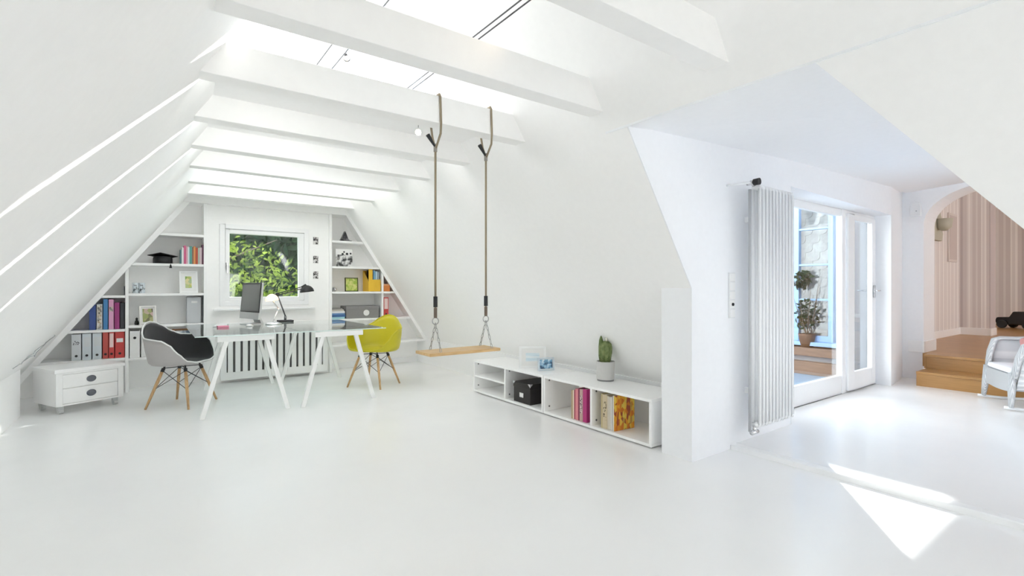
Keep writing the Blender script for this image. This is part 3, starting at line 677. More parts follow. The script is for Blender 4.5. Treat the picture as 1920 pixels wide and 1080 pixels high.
mb = MB(); mb.box(-0.07, 0.07, 0, 0.2, 0, 0.305); mb.build('box_body', FROST, t, bevel=0.004); MB().box(-0.025, 0.035, -0.003, 0, 0.235, 0.26).build('label_plate', WHITEP, t)
frame('picture_frame', 'brown wooden frame with a blue-grey picture on the low shelf beside the desk', (0.31, GY+0.05, 0.376), 0.0, 0.24, 0.30, 0.022, mat('brown frame wood', (0.30, 0.15, 0.07), 0.5), ramp_mat('blue grey street picture', 'noise', 18, [(0.4, (0.12, 0.16, 0.22)), (0.52, (0.42, 0.48, 0.55)), (0.6, (0.7, 0.72, 0.74))], 0.5), 0.12)

# right shelves
SHOE = ramp_mat('grey and black glaze', 'noise', 14, [(0.42, (0.03, 0.03, 0.035)), (0.58, (0.30, 0.30, 0.31))], 0.35)
t = thing('ornament', 'small black and grey pointed ornament, the only thing on the top right shelf', 'ornament', (2.20, GY+0.10, 1.801), R(0))
mb = MB(); pts = []
for k in range(9):
    u = k/8; x = -0.07+0.15*u; hgt = 0.135*math.exp(-((u-0.32)/0.24)**2)*1.0+0.018; wd = 0.045*(1-0.55*u)
    pts.append([(x+0.012*math.sin(a), wd*math.cos(a), max(0.0, hgt*0.5*(1+math.sin(a)))) for a in [2*math.pi*j/12 for j in range(13)]])
mb.grid(pts); mb.add([p for p in pts[0][:12]], [tuple(range(12))]); mb.add([p for p in pts[-1][:12]], [tuple(range(12))])
mb.build('body', SHOE, t, smooth=True)
t = thing('photo_block', 'frameless black and white crowd photo leaning on the second right shelf', 'photo', (2.17, GY+0.05, 1.448), rot=(-0.1, 0, 0))
MB().box(-0.115, 0.115, 0, 0.012, 0, 0.245).build('board', WHITEP, t, bevel=0.001); MB().box(-0.114, 0.114, -0.002, 0, 0.001, 0.165).build('picture', BWPIC, t)
mb = MB()
for cx_, cz_, r_ in ((0.0, 0.205, 0.012), (-0.02, 0.175, 0.016), (0.04, 0.178, 0.018), (0.09, 0.185, 0.013)): mb.ring((cx_, -0.002, cz_), (cx_, 0.0, cz_), r_, r_, 10)
mb.build('figures', BLACK, t)
frame('picture_frame', 'square lime green patterned picture with a dark edge on the right shelf', (2.275, GY+0.06, 1.101), 0.06, 0.19, 0.195, 0.012, mat('dark olive frame', (0.06, 0.07, 0.02), 0.5), LIMEPIC, 0.05)
# silver trinkets
for k, (x_, s_, l) in enumerate(((2.005, 1.0, 'small grey trinket dish at the left end of the shelf with the lime picture'), (2.055, 0.85, 'small silver trinket ball beside the grey dish'))):
    if k == 0: o = MB().lathe([(0.012, 0), (0.026, 0.02), (0.030, 0.06), (0.026, 0.06), (0.022, 0.022), (0, 0.01)], n=20).build('trinket_dish', mat('pewter', (0.32, 0.32, 0.31), 0.35, 0.8), smooth=True)
    else: o = MB().lathe([(0.0, 0)]+[(0.026*math.sin(math.pi*j/10), 0.026-0.026*math.cos(math.pi*j/10)) for j in range(1, 10)]+[(0.0, 0.052)], n=20).build('trinket_ball', CHROME, smooth=True)
    tag(o, l, 'trinket'); o.location = (x_, GY+0.06+0.05*k, 1.101)
YEL = mat('sunny yellow card', (0.80, 0.50, 0.04), 0.5)
t = thing('magazine_holder', 'sunny yellow magazine holder on the right shelf beside the divider', 'magazine holder', (2.59, GY+0.02, 1.101))
mb = MB(); mb.prism([(0, 0), (0.24, 0), (0.24, 0.30), (0.20, 0.30), (0, 0.14)], 'x', -0.088, -0.085)
for a in ((-0.085, 0.085, 0, 0.003, 0, 0.17), (-0.088, 0.088, 0.237, 0.24, 0, 0.30), (-0.085, 0.085, 0, 0.24, 0, 0.003)): mb.box(*a)
mb.prism([(0, 0), (0.24, 0), (0.24, 0.30), (0.20, 0.30), (0, 0.14)], 'x', 0.085, 0.088)
mb.box(-0.088, -0.03, -0.001, 0.003, 0.16, 0.315); mb.build('holder', YEL, t, bevel=0.001)
for k, (nm, c_, l) in enumerate((('navy magazine', (0.03, 0.05, 0.12), 'dark spined magazine, left one in the yellow holder'), ('blue magazine', (0.16, 0.38, 0.55), 'mid blue magazine in the centre of the yellow holder'), ('sky magazine', (0.45, 0.62, 0.74), 'pale blue magazine right of centre in the yellow holder'), ('grey magazine', (0.30, 0.36, 0.40), 'grey magazine at the right side of the yellow holder'))):
    book(2.562+k*0.029, 1.105, 0.026, 0.305-0.01*k, 0.2, mat(nm, c_, 0.4), l, 'magazines in the yellow holder', y=GY+0.035, name='magazine')
# low row right
GREYB = mat('grey linen box', (0.24, 0.235, 0.235), 0.8, bump=0.1, bscale=300)
t = thing('storage_box', 'wide grey linen storage box with a round white label on the right shelf', 'box', (2.425, GY+0.04, 0.723))
MB().box(-0.235, 0.235, 0, 0.24, 0, 0.13).build('box_body', GREYB, t, bevel=0.003); MB().box(-0.24, 0.24, -0.004, 0.244, 0.125, 0.175).build('lid', GREYB, t, bevel=0.004)
MB().ring((0.05, -0.007, 0.075), (0.05, 0.0, 0.075), 0.042, 0.042, 24).build('label_plate', WHITEP, t); 
zst = 0.723
for nm, c_, h_, w_, l in (('turquoise folder', (0.35, 0.62, 0.68), 0.028, .20, 'pale turquoise folder at the bottom of the stack by the grey box'), ('dark blue folder', (0.05, 0.13, 0.32), 0.03, .21, 'dark blue folder second from the bottom of the stack'),
                        ('mid blue folder', (0.16, 0.32, 0.60), 0.022, .205, 'mid blue folder in the middle of the stack'), ('white stack paper', (0.76, 0.78, 0.80), 0.028, .20, 'white folder above the blue ones in the stack'),
                        ('beige folder', (0.60, 0.56, 0.50), 0.02, .19, 'beige folder near the top of the stack'), ('grey notebook', (0.28, 0.27, 0.26), 0.018, .17, 'dark grey notebook on top of the stack of folders')):
    o = tag(MB().box(0, w_-0.02, 0, 0.22, 0, h_-0.001).build('folder', mat(nm, c_, 0.5), bevel=0.002), l, 'folder', 'stack of folders by the grey box'); o.location = (1.990, GY+0.03+random.uniform(0, .02), zst); zst += h_
binder(2.722, 2.800, 0.723, 0.29, RED, 'red ring binder with a long pale label right of the divider on the right shelves', 'long', col('blush label', (0.8, 0.62, 0.6)))
t = thing('storage_box', 'small orange box on the triangular shelf above the red binder', 'box', (2.775, GY+0.03, 1.101))
MB().box(-0.05, 0.05, 0, 0.15, 0, 0.095).build('box_body', mat('orange card', (0.72, 0.25, 0.06), 0.5), t, bevel=0.002); MB().box(-0.052, 0.052, -0.002, 0.152, 0.085, 0.108).build('lid', mat('pale orange card', (0.80, 0.42, 0.22), 0.5), t, bevel=0.002)
# three small photos on the wall
SP = [ramp_mat('tiny portrait %d' % k, 'noise', 22+5*k, [(0.43, (0.02, 0.02, 0.02)), (0.5, (0.2, 0.18, 0.18)), (0.56, (0.66, 0.65, 0.64))], 0.5, (1, 1, 1)) for k in range(3)]
for k, (z_, w_) in enumerate(((1.787, 'top'), (1.535, 'middle'), (1.325, 'bottom'))):
    t = thing('photo_print', '%s one of the three tiny black and white photos beside the gable window' % w_, 'photo', (1.785, 6.947, z_), 0, 'tiny photos beside the window')
    MB().box(-0.036, 0.036, -0.0015, 0.002, -0.055, 0.05).build('paper', WHITEP, t); MB().box(-0.032, 0.032, -0.003, -0.0015, -0.048, 0.046).build('picture', SP[k], t)

# ================================================================== DRAWER UNIT
t = thing('drawer_unit', 'low white two-drawer unit on castors at the left below the slope', 'drawer unit', (-0.695, 6.013, 0), math.atan2(0.247, 0.471))
MB().box(0.0, 0.53, 0.02, 0.445, 0.075, 0.375).build('carcass', LACQ, t, bevel=0.003)
MB().box(-0.012, 0.542, -0.006, 0.455, 0.375, 0.41).build('top', LACQ, t, bevel=0.004)
mb = MB(); mb.box(0, 0.045, 0, 0.02, 0.075, 0.375); mb.box(0.485, 0.53, 0, 0.02, 0.075, 0.375); mb.box(0.045, 0.485, 0.0, 0.02, 0.075, 0.09); mb.box(0.045, 0.485, 0, 0.02, 0.36, 0.375); mb.build('front_frame', LACQ, t, bevel=0.002)
for z0, z1 in ((0.235, 0.357), (0.094, 0.230)):
    d = MB().box(0.049, 0.481, 0.004, 0.0195, z0, z1).build('drawer', LACQ, t, bevel=0.003); zc_ = (z0+z1)/2
    M_ = Matrix.Translation((0.265, 0.004, zc_)) @ Matrix.Rotation(R(90), 4, 'X') @ Matrix.Diagonal((1.25, 1, 1, 1))
    mb = MB(); mb.lathe([(0.030, 0), (0.031, 0.004), (0.026, 0.006), (0.022, 0.003), (0.0, 0.003)], n=24, M=M_); mb.build('pull', mat('dark steel pull', (0.16, 0.17, 0.20), 0.35, 0.6), d, smooth=False)
for x_, y_ in ((0.05, 0.05), (0.48, 0.05), (0.05, 0.39), (0.48, 0.39)):
    mb = MB(); mb.ring((x_-0.018, y_, 0.024), (x_+0.018, y_, 0.024), 0.024, 0.024, 16); mb.box(x_-0.022, x_+0.022, y_-0.012, y_+0.02, 0.036, 0.075)
    mb.build('castor', mat('pale castor', (0.55, 0.56, 0.56), 0.3), t, bevel=0.002)

# ================================================================== DESKS
def desk(x0, x1, label, group='glass desks'):
    t = thing('glass_desk_top', label, 'desk', (x0, 5.04, 0.722), 0, group)
    MB().box(0, x1-x0, 0, 1.70, 0, 0.010).build('glass_sheet', DESKGLASS, t, bevel=0.002)
    gm = mat('pale glass edge', (0.70, 0.82, 0.80), 0.15)
    MB().box(0, x1-x0, -0.0025, -0.0005, 0.001, 0.009).build('polished_edge', gm, t)
desk(0.298, 1.153, 'glass desk top on the left pair of trestles, next to the black chair')
desk(1.160, 2.010, 'glass desk top on the right pair of trestles, next to the yellow chair')
def trestle():
    t = thing('trestle', '', 'trestle', (0, 0, 0), 0, 'white desk trestles')
    MB().box(-0.235, 0.235, -0.02, 0.02, 0.668, 0.718).build('top_bar', STEEL, t, bevel=0.003)
    for s in (-1, 1):
        mb = MB(); p0 = Vector((s*0.165, 0, 0.67)); p1 = Vector((s*0.350, 0, 0.0)); w = 0.019
        vs_ = []
        for p in (p0, p1):
            for dx, dy in ((-w, -w), (w, -w), (w, w), (-w, w)): vs_.append((p.x+dx*1.05, dy, p.z))
        mb.add(vs_, [(0, 1, 2, 3), (7, 6, 5, 4), (0, 4, 5, 1), (1, 5, 6, 2), (2, 6, 7, 3), (3, 7, 4, 0)]); mb.build('leg', STEEL, t, bevel=0.003)
    for s in (-1, 1): MB().box(-0.205*s-0.012, -0.205*s+0.012, -0.012, 0.012, 0.718, 0.7215).build('pad', mat('clear pad', (0.6, 0.62, 0.62), 0.3), t)
    return t
tr = trestle(); tr.location = (0.705, 5.10, 0); tr['label'] = 'white trestle under the front left corner of the glass desks'
dup(tr, (1.53, 5.06, 0), 'white trestle under the front right end of the glass desks', group='white desk trestles')
dup(tr, (0.83, 6.52, 0), 'white trestle at the back of the left glass desk, against the radiator cover', group='white desk trestles')
dup(tr, (1.62, 6.52, 0), 'white trestle at the back of the right glass desk, before the radiator cover', group='white desk trestles')
DT = 0.733
# computer
ALU = mat('brushed aluminium', (0.62, 0.63, 0.63), 0.35, 0.7)
SCREEN = mat('dark grey screen', (0.10, 0.105, 0.105), 0.12)
t = thing('desktop_computer', 'aluminium all-in-one computer with a dark grey screen facing the black chair', 'computer', (0.905, 6.42, DT), R(-77))
M_ = Matrix.Translation((0, 0, 0.06)) @ Matrix.Rotation(R(-5), 4, 'X')
mb = MB(); mb.M = M_; mb.box(-0.265, 0.265, 0.006, 0.03, 0, 0.42); mb.build('case', ALU, t, bevel=0.005)
mb = MB(); mb.M = M_; mb.box(-0.263, 0.263, 0.001, 0.006, 0.078, 0.418); mb.build('screen_bezel', BLACK, t, bevel=0.001)
mb = MB(); mb.M = M_; mb.box(-0.245, 0.245, -0.0005, 0.001, 0.092, 0.402); mb.build('screen', mat('grey lit screen', (0.13, 0.135, 0.13), 0.1), t)
mb = MB(); mb.M = M_; mb.box(-0.265, 0.265, 0.0, 0.006, 0.0, 0.077); mb.build('chin', ALU, t, bevel=0.001)
mb = MB(); mb.prism([(0.03, 0.20), (0.04, 0.20), (0.13, 0.01), (0.13, 0.0), (-0.06, 0.0), (-0.06, 0.008), (0.10, 0.012)], 'x', -0.095, 0.095); mb.build('stand', ALU, t, bevel=0.002)
t = thing('keyboard', 'slim white and silver keyboard in front of the computer', 'keyboard', (0.62, 6.33, DT), R(-100))
MB().box(-0.21, 0.21, -0.06, 0.06, 0, 0.008).build('keyboard_body', ALU, t, bevel=0.003)
mb = MB()
for i in range(14):
    for j in range(5): mb.box(-0.2+i*0.0287, -0.2+i*0.0287+0.024, -0.052+j*0.021, -0.052+j*0.021+0.017, 0.008, 0.0105)
mb.build('keys', WHITEP, t)
o = tag(MB().prism([(-0.05, -0.04), (0.05, -0.045), (0.055, 0.03), (0.0, 0.05), (-0.055, 0.035)], 'z', 0, 0.018).build('sticky_note_pad', mat('pink paper', (0.82, 0.30, 0.42), 0.7), bevel=0.002), 'small pink note pad lying left of the keyboard on the glass desk', 'note pad'); o.location = (0.61, 6.03, DT)
o = tag(MB().lathe([(0.0, 0.0), (0.03, 0.0), (0.033, 0.008), (0.026, 0.02), (0.0, 0.028)], n=20).build('computer_mouse', WHITEP, smooth=True), 'white computer mouse between the keyboard and the chrome lamp', 'mouse'); o.location = (0.86, 6.05, DT)
# lamps
def dome(mb, c, d, r, depth, n=24, thick=0.003):
    q = Vector(d).normalized().to_track_quat('Z', 'Y').to_matrix().to_4x4()
    prof = [(0.02, 0.0)]+[(r*math.sin(math.pi/2*j/8), depth*(1-math.cos(math.pi/2*j/8))) for j in range(2, 9)]
    prof2 = [(max(a-thick, 0.0), b+(0.0 if i else 0.003)) for i, (a, b) in enumerate(prof)][::-1]
    mb.lathe(prof+prof2, c, n, q)
t = thing('desk_lamp', 'black task lamp with a jointed arm and dome shade reaching right over the desk', 'lamp', (1.335, 6.60, DT))
MB().box(-0.085, 0.085, -0.07, 0.07, 0, 0.022).build('base', BLACK, t, bevel=0.006)
GREYM = mat('lamp arm grey', (0.20, 0.20, 0.21), 0.35, 0.8)
e0, e1, e2 = Vector((0, 0, 0.022)), Vector((-0.10, -0.05, 0.34)), Vector((0.20, 0.02, 0.42))
mb = MB(); mb.tube([e0, e0+Vector((0, 0, 0.05))], 0.014, 12)
for oy in (-0.012, 0.012): mb.tube([e0+Vector((0.0, oy, 0.05)), e1+Vector((0, oy, 0))], 0.006, 8)
mb.build('lower_arm', GREYM, t, smooth=True)
mb = MB()
for oz in (-0.011, 0.011): mb.tube([e1+Vector((0, 0, oz)), e2+Vector((0, 0, oz))], 0.0055, 8)
mb.build('upper_arm', BLACK, t, smooth=True)
MB().ring(e1+Vector((0, -0.022, 0)), e1+Vector((0, 0.022, 0)), 0.022, 0.022, 16).build('joint', BLACK, t)
mb = MB(); dome(mb, e2+Vector((0.05, 0.0, 0.03)), (0.12, -0.05, -1), 0.085, 0.085); mb.ring(e2+Vector((0.0, 0, 0.0)), e2+Vector((0.05, 0, 0.035)), 0.02, 0.018, 12)
sh = mb.build('lamp_shade', BLACK, t, smooth=True)
MB().lathe([(0.0, 0.0), (0.02, 0.008), (0.028, 0.03), (0.016, 0.05), (0.012, 0.06)], e2+Vector((0.05, 0, -0.055)), 14).build('bulb', mat('pale bulb', (0.85, 0.85, 0.83), 0.2), sh, smooth=True)
t = thing('desk_lamp', 'chrome desk lamp with its shade glowing warm in front of the window', 'lamp', (1.13, 6.20, DT))
MB().lathe([(0.085, 0), (0.088, 0.006), (0.07, 0.018), (0.02, 0.026), (0.0, 0.026)], n=28).build('base', CHROME, t, smooth=True)
a0, a1, a2 = Vector((0, 0, 0.026)), Vector((0.06, 0.03, 0.17)), Vector((-0.02, 0.03, 0.30))
mb = MB(); mb.tube([a0, a0+Vector((0.01, 0, 0.05)), a1], 0.008, 10); mb.build('lower_arm', CHROME, t, smooth=True)
mb = MB(); mb.tube([a1, a2], 0.007, 10); mb.ring(a1+Vector((0, -0.015, 0)), a1+Vector((0, 0.015, 0)), 0.015, 0.015); mb.build('upper_arm', CHROME, t, smooth=True)
mb = MB(); dome(mb, a2+Vector((0, 0, 0.045)), (0.1, -0.15, -1), 0.07, 0.07); sh = mb.build('lamp_shade', mat('warm translucent shade', (1.0, 0.74, 0.45), 0.4, emit=0.6), t, smooth=True)
MB().lathe([(0.0, 0.0), (0.02, 0.008), (0.026, 0.028), (0.014, 0.048)], a2+Vector((0, 0, -0.025)), 14).build('bulb', mat('lit bulb', (1.0, 0.82, 0.58), 0.3, emit=3.0), sh, smooth=True)

# ================================================================== SHELL ARMCHAIRS
KN = [(0, .235, .432), (25, .262, .432), (45, .302, .455), (60, .318, .535), (72, .322, .615), (85, .322, .655), (105, .318, .668), (125, .312, .676), (140, .305, .715), (155, .296, .775), (168, .288, .808), (180, .285, .818)]
def rim(th):
    a = abs(th)
    for (a0_, r0, z0), (a1_, r1, z1) in zip(KN[:-1], KN[1:]):
        if a <= a1_:
            k = (a-a0_)/(a1_-a0_); k = k*k*(3-2*k)*0.5+k*0.5; return r0+(r1-r0)*k, z0+(z1-z0)*k
    return KN[-1][1:]
def shell_pt(th, t_, inset=0.0, lift=0.0):
    r, z = rim(th); r -= inset; s_, c_ = math.sin(R(th)), math.cos(R(th))
    seat = 0.405; fl = 0.72
    if t_ < 0.62:
        k = t_/0.62; rr = r*0.84*k; zz = seat+0.012*k*k
    else:
        k = (t_-0.62)/0.38; a = k*math.pi/2
        rr = r*(0.84+0.16*(math.sin(a)**0.55 if k > 0 else 0)); zz = seat+0.012+(z-seat-0.012)*(k**1.35)
    back = 1.0 if abs(th) > 90 else 0.0
    lean = 0.05*max(0, -c_)*max(0, (zz-0.5))/0.3
    return Vector((rr*s_*1.0, rr*c_*0.92-0.02-lean, zz+lift))
def shell_chair(name, label, loc, rz, shell_m, inner_m, rim_m, leg_m):
    t = thing(name, label, 'armchair', loc, rz, 'moulded shell armchairs')
    ths = [k*5 for k in range(72)]; ts = [0.0001, .15, .3, .45, .55, .62, .68, .74, .80, .86, .92, .96, 1.0]
    def surf(ts_, inset, lift):
        pts = [[shell_pt((th if th <= 180 else th-360), q, inset, lift) for q in ts_] for th in ths+[360]]
        mb = MB(); mb.grid(pts); return mb
    surf(ts, 0, 0).build('shell', shell_m, t, smooth=True, solid=0.006)
    if inner_m: surf([q for q in ts[:-1]]+[0.985], 0.009, 0.007).build('upholstery', inner_m, t, smooth=True, solid=0.006)
    mb = MB(); mb.tube([shell_pt((th if th <= 180 else th-360), 1.0) for th in ths], 0.0065, 8, closed=True); mb.build('rim', rim_m, t, smooth=True)
    tops, feet = [], []
    for sx_ in (-1, 1):
        for sy_ in (-1, 1):
            a = Vector((sx_*0.115, sy_*0.105-0.01, 0.375)); b = Vector((sx_*0.222, sy_*0.205-0.01, 0.0)); tops.append(a); feet.append(b)
            mb = MB(); mb.tube([a, a.lerp(b, 0.35), b], [0.013, 0.015, 0.010], 12); lg_ = mb.build('leg', leg_m, t, smooth=True)
            MB().ring(a+Vector((0, 0, 0.0)), a.lerp(b, 0.09), 0.016, 0.016, 10).build('bracket', BLACK, lg_)
    mb = MB()
    order = [0, 1, 3, 2]
    for i in range(4):
        p, q = order[i], order[(i+1) % 4]
        mb.tube([tops[p].lerp(feet[p], 0.06), tops[q].lerp(feet[q], 0.52)], 0.0032, 6); mb.tube([tops[q].lerp(feet[q], 0.06), tops[p].lerp(feet[p], 0.52)], 0.0032, 6)
    for i in range(4):
        mb.tube([tops[i], Vector((tops[i].x*0.9, tops[i].y*0.9, 0.402))], 0.008, 8)
    mb.ring((0, -0.01, 0.372), (0, -0.01, 0.380), 0.005, 0.005, 8)
    mb.tube([tops[0], tops[3]], 0.004, 6); mb.tube([tops[1], tops[2]], 0.004, 6)
    mb.build('wire_brace', DARKMETAL, t, smooth=True)
    return t
UPH = mat('charcoal felt', (0.035, 0.034, 0.036), 0.95, bump=0.2, bscale=200, sheen=0.2)
GSH = mat('warm grey moulded shell', (0.42, 0.40, 0.395), 0.5)
CHY = mat('mustard yellow shell', (0.56, 0.50, 0.015), 0.38)
CHYI = mat('mustard yellow padding', (0.52, 0.44, 0.012), 0.7)
shell_chair('armchair', 'charcoal upholstered shell armchair with a white rim at the left of the desks', (0.255, 5.88, 0), R(-126), GSH, UPH, mat('white rim', (0.80, 0.80, 0.79), 0.4), OAK)
yc = shell_chair('armchair', 'mustard yellow shell armchair at the right end of the desks', (2.12, 5.70, 0), R(125.6), CHY, None, CHY, OAK)
mb = MB(); mb.M = Matrix.Translation((0, -0.015, 0.412))
mb.lathe([(0.0, 0.0), (0.19, 0.0), (0.215, 0.008), (0.22, 0.018), (0.20, 0.030), (0.0, 0.036)], n=32); mb.build('seat_pad', CHYI, yc, smooth=True)

# ================================================================== SWING
ROPE = ramp_mat('hemp rope', 'wave', 60, [(0.3, (0.22, 0.17, 0.11)), (0.7, (0.42, 0.35, 0.25))], 0.8, (1, 1, 1), bump=0.3)
STEELR = mat('steel ring', (0.42, 0.42, 0.42), 0.3, 0.9)
SY = 2.90
t = thing('swing', 'wooden plank swing hanging on two long ropes from a ceiling beam', 'swing', (1.70, SY, 0.72))
st = mat('pine seat', (0.68, 0.47, 0.24), 0.5)
MB().box(-0.30, 0.235, -0.105, 0.105, 0, 0.02).build('seat', ramp_mat('pine board', 'noise', 5, [(0.3, (0.55, 0.34, 0.14)), (0.7, (0.72, 0.50, 0.25))], 0.45, (1.5, 14, 14)), t, bevel=0.004)
for x_ in (-0.208, 0.182):
    mb = MB(); zt = 1.33
    y_ = 0.0
    mb.tube([(x_, y_, 0.235), (x_, y_, 1.33)], 0.0072, 10)
    # the sling round the beam
    yf, yb = -0.067, 0.062
    mb.tube([(x_, y_, 1.33), (x_+0.006, yf*0.9, 1.42), (x_+0.006, yf, 1.49), (x_, yf, 1.655), (x_, yf+0.01, 1.672), (x_, yb-0.01, 1.672), (x_, yb, 1.65), (x_, yb, 1.49), (x_, yb*0.7, 1.42), (x_, y_, 1.33)], 0.0072, 10)
    rp = mb.build('rope', ROPE, t, smooth=True)
    MB().ring((x_, y_, 1.315), (x_, y_, 1.365), 0.012, 0.012, 10).build('splice', mat('grey splice', (0.30, 0.28, 0.25), 0.7), rp)
    MB().tube([(x_, y_, 1.345), (x_-0.030, y_-0.015, 1.368), (x_-0.068, y_-0.025, 1.408)], [0.006, 0.009, 0.014], 8).build('rope_tail', BLACK, rp, smooth=True)
    MB().ring((x_, y_, 0.305), (x_, y_, 0.375), 0.0135, 0.0135, 10).build('splice', BLACK, rp)
    MB().ring((x_, y_, 0.235), (x_, y_, 0.30), 0.011, 0.011, 10).build('splice', mat('brown splice', (0.16, 0.12, 0.09), 0.7), rp)
    mb = MB(); mb.tube([(x_+0.022*math.cos(a), y_, 0.215+0.022*math.sin(a)) for a in [2*math.pi*k/20 for k in range(20)]], 0.0035, 8, closed=True); mb.build('ring', STEELR, t, smooth=True)
    mb = MB()
    for s in (-1, 1):
        for k in range(6):
            za, zb = 0.200-k*0.0305, 0.200-(k+1)*0.0305; f = lambda z_: y_+s*(0.078*(0.200-z_)/0.183)
            c1, c2 = Vector((x_, f(za), za)), Vector((x_, f(zb), zb)); md_ = (c1+c2)/2; d_ = (c2-c1); ln = d_.length*0.62; d_.normalize()
            side = Vector((1, 0, 0)) if k % 2 else d_.cross(Vector((1, 0, 0))); 
            mb.tube([md_+d_*ln*math.cos(a)+side*0.0065*math.sin(a) for a in [2*math.pi*j/12 for j in range(12)]], 0.0019, 6, closed=True)
    mb.build('chain', STEELR, t, smooth=True)

# ================================================================== CONSOLE SHELVES
def console(y0, y1, label, mid=True, hsplit=None):
    t = thing('low_shelf_unit', label, 'shelf unit', (2.88, y0, 0), 0, 'low white shelf units')
    L = y1-y0; D = 0.43; H = 0.354; e = 0.022
    MB().box(0, D, 0, L, H-e, H).build('top', LACQ, t, bevel=0.002); MB().box(0, D, 0, L, 0.012, 0.012+e).build('bottom', LACQ, t, bevel=0.002)
    for a in (0, L-e): MB().box(0, D, a, a+e, 0.012+e, H-e).build('side_panel', LACQ, t, bevel=0.002)
    MB().box(0, D-0.01, L/2-e/2, L/2+e/2, 0.012+e, H-e).build('divider', LACQ, t, bevel=0.002)
    MB().box(D-0.008, D, e, L-e, 0.012+e, H-e).build('back_panel', SHELF, t)
    MB().box(0.03, D-0.03, 0.02, L-0.02, 0, 0.012).build('plinth', mat('grey plinth', (0.35, 0.35, 0.35), 0.6), t)
    if hsplit: MB().box(0.004, D-0.01, L/2+e/2, L-e, 0.175, 0.193).build('shelf', LACQ, t, bevel=0.002)
    mb = MB(); 
    for yy in (L-e, L/2-e/2):
        for zz in (0.075, 0.31): mb.ring((0.05, yy-0.004, zz), (0.05, yy, zz), 0.008, 0.008, 10)
    mb.build('fittings', GREYM, t)
console(3.487, 4.69, 'low white shelf unit farther from the camera, holding the black box', hsplit=True)
console(2.275, 3.478, 'low white shelf unit nearer the camera, holding books and carrying the cactus')
BB = mat('black box board', (0.022, 0.02, 0.019), 0.45)
t = thing('storage_box', 'black lidded storage box with metal corners in the low shelf unit', 'box', (2.90, 3.70, 0.035))
MB().box(0.004, 0.34, 0.004, 0.266, 0, 0.155).build('box_body', BB, t, bevel=0.002)
ld = MB().box(0, 0.345, 0, 0.27, 0.145, 0.195).build('lid', BB, t, bevel=0.003)
mb = MB()
for (x_, y_) in ((0, 0), (0, 0.27)):
    s = 1 if y_ == 0 else -1
    mb.add([(x_-.0015, y_-s*.0015, 0.1975), (x_+.035, y_-s*.0015, 0.1975), (x_-.0015, y_+s*.035, 0.1975), (x_-.0015, y_-s*.0015, 0.165)], [(0, 1, 2), (0, 1, 3), (0, 2, 3)])
mb.build('metal_corner', CHROME, ld, recalc=False)
mb = MB()
mb.box(-0.003, 0.004, 0.105, 0.165, 0.055, 0.10); lp = mb.build('label_holder', CHROME, t, bevel=0.002); MB().box(-0.004, -0.002, 0.112, 0.158, 0.062, 0.088).build('label_card', WHITEP, lp)
def cbook(y, z, w, h, d, m, label, lean=0.0, group='books in the low shelf unit', x=2.905, title=None, name='book'):
    t = thing(name, label, 'book', (x, y, z), rot=(lean, 0, 0), group=group)
    mb = MB(); mb.box(0, d, -w/2, -w/2+0.0018, 0, h); mb.box(0, d, w/2-0.0018, w/2, 0, h); mb.box(-0.001, 0.002, -w/2, w/2, 0, h); mb.build('cover', m, t, bevel=0.0008)
    MB().box(0.003, d-0.004, -w/2+0.002, w/2-0.002, 0.003, h-0.004).build('pages', mat('book pages', (0.74, 0.71, 0.64), 0.9), t)
    if title: MB().box(-0.002, -0.001, -w/2*0.6, w/2*0.6, h*0.25, h*0.8).build('title', title, t)
    return t
TT = ramp_mat('spine lettering', 'noise', 70, [(0.45, (0.12, 0.05, 0.08)), (0.5, (0.72, 0.60, 0.58))], 0.5)
yb = 3.135
for nm, c_, w_, h_, l, ti in (('tan', (0.48, 0.36, 0.20), 0.016, 0.24, 'tan thin book, leftmost of the row leaning on the divider', None), ('cream', (0.78, 0.66, 0.52), 0.018, 0.245, 'cream book second in the leaning row of books', None),
                          ('cherry', (0.40, 0.05, 0.10), 0.012, 0.25, 'dark cherry thin book between cream and salmon ones', None), ('salmon', (0.70, 0.25, 0.28), 0.036, 0.262, 'salmon pink book in the middle of the leaning row', None),
                          ('wine', (0.22, 0.03, 0.08), 0.014, 0.27, 'wine red thin book just right of the salmon one', None), ('mixed', (0.55, 0.38, 0.34), 0.038, 0.268, 'brownish book with a lettered pale spine beside the magenta one', TT),
                          ('magenta', (0.48, 0.04, 0.20), 0.045, 0.275, 'magenta thick book touching the divider of the nearer shelf unit', None)):
    yb -= w_/2+0.0005; cbook(yb, 0.036, w_-0.0008, h_, 0.2, mat('cbook '+nm, c_, 0.5), l, R(0) if nm not in ('tan', 'cream') else R(0), title=ti); yb -= w_/2+0.0005
yb = 2.788
TT2 = ramp_mat('dark script on beige', 'noise', 45, [(0.44, (0.07, 0.05, 0.02)), (0.49, (0.60, 0.50, 0.33))], 0.5)
for nm, c_, w_, h_, l, ti in (('straw', (0.55, 0.46, 0.24), 0.014, 0.272, 'straw coloured thin book, first right of the divider', None), ('beige', (0.60, 0.50, 0.33), 0.052, 0.268, 'beige thick book with dark script on its spine', TT2),
                          ('sand', (0.62, 0.56, 0.46), 0.018, 0.262, 'sand coloured book right of the beige script one', None), ('oat', (0.66, 0.62, 0.54), 0.016, 0.26, 'oat coloured thin book in the nearer bay', None), ('off white', (0.74, 0.72, 0.68), 0.014, 0.262, 'off-white thin book beside the orange magazine', None)):
    yb -= w_/2+0.0005; cbook(yb, 0.036, w_-0.0008, h_, 0.2, mat('cbook '+nm, c_, 0.5), l, title=ti, group='beige books in the nearer bay'); yb -= w_/2+0.0005
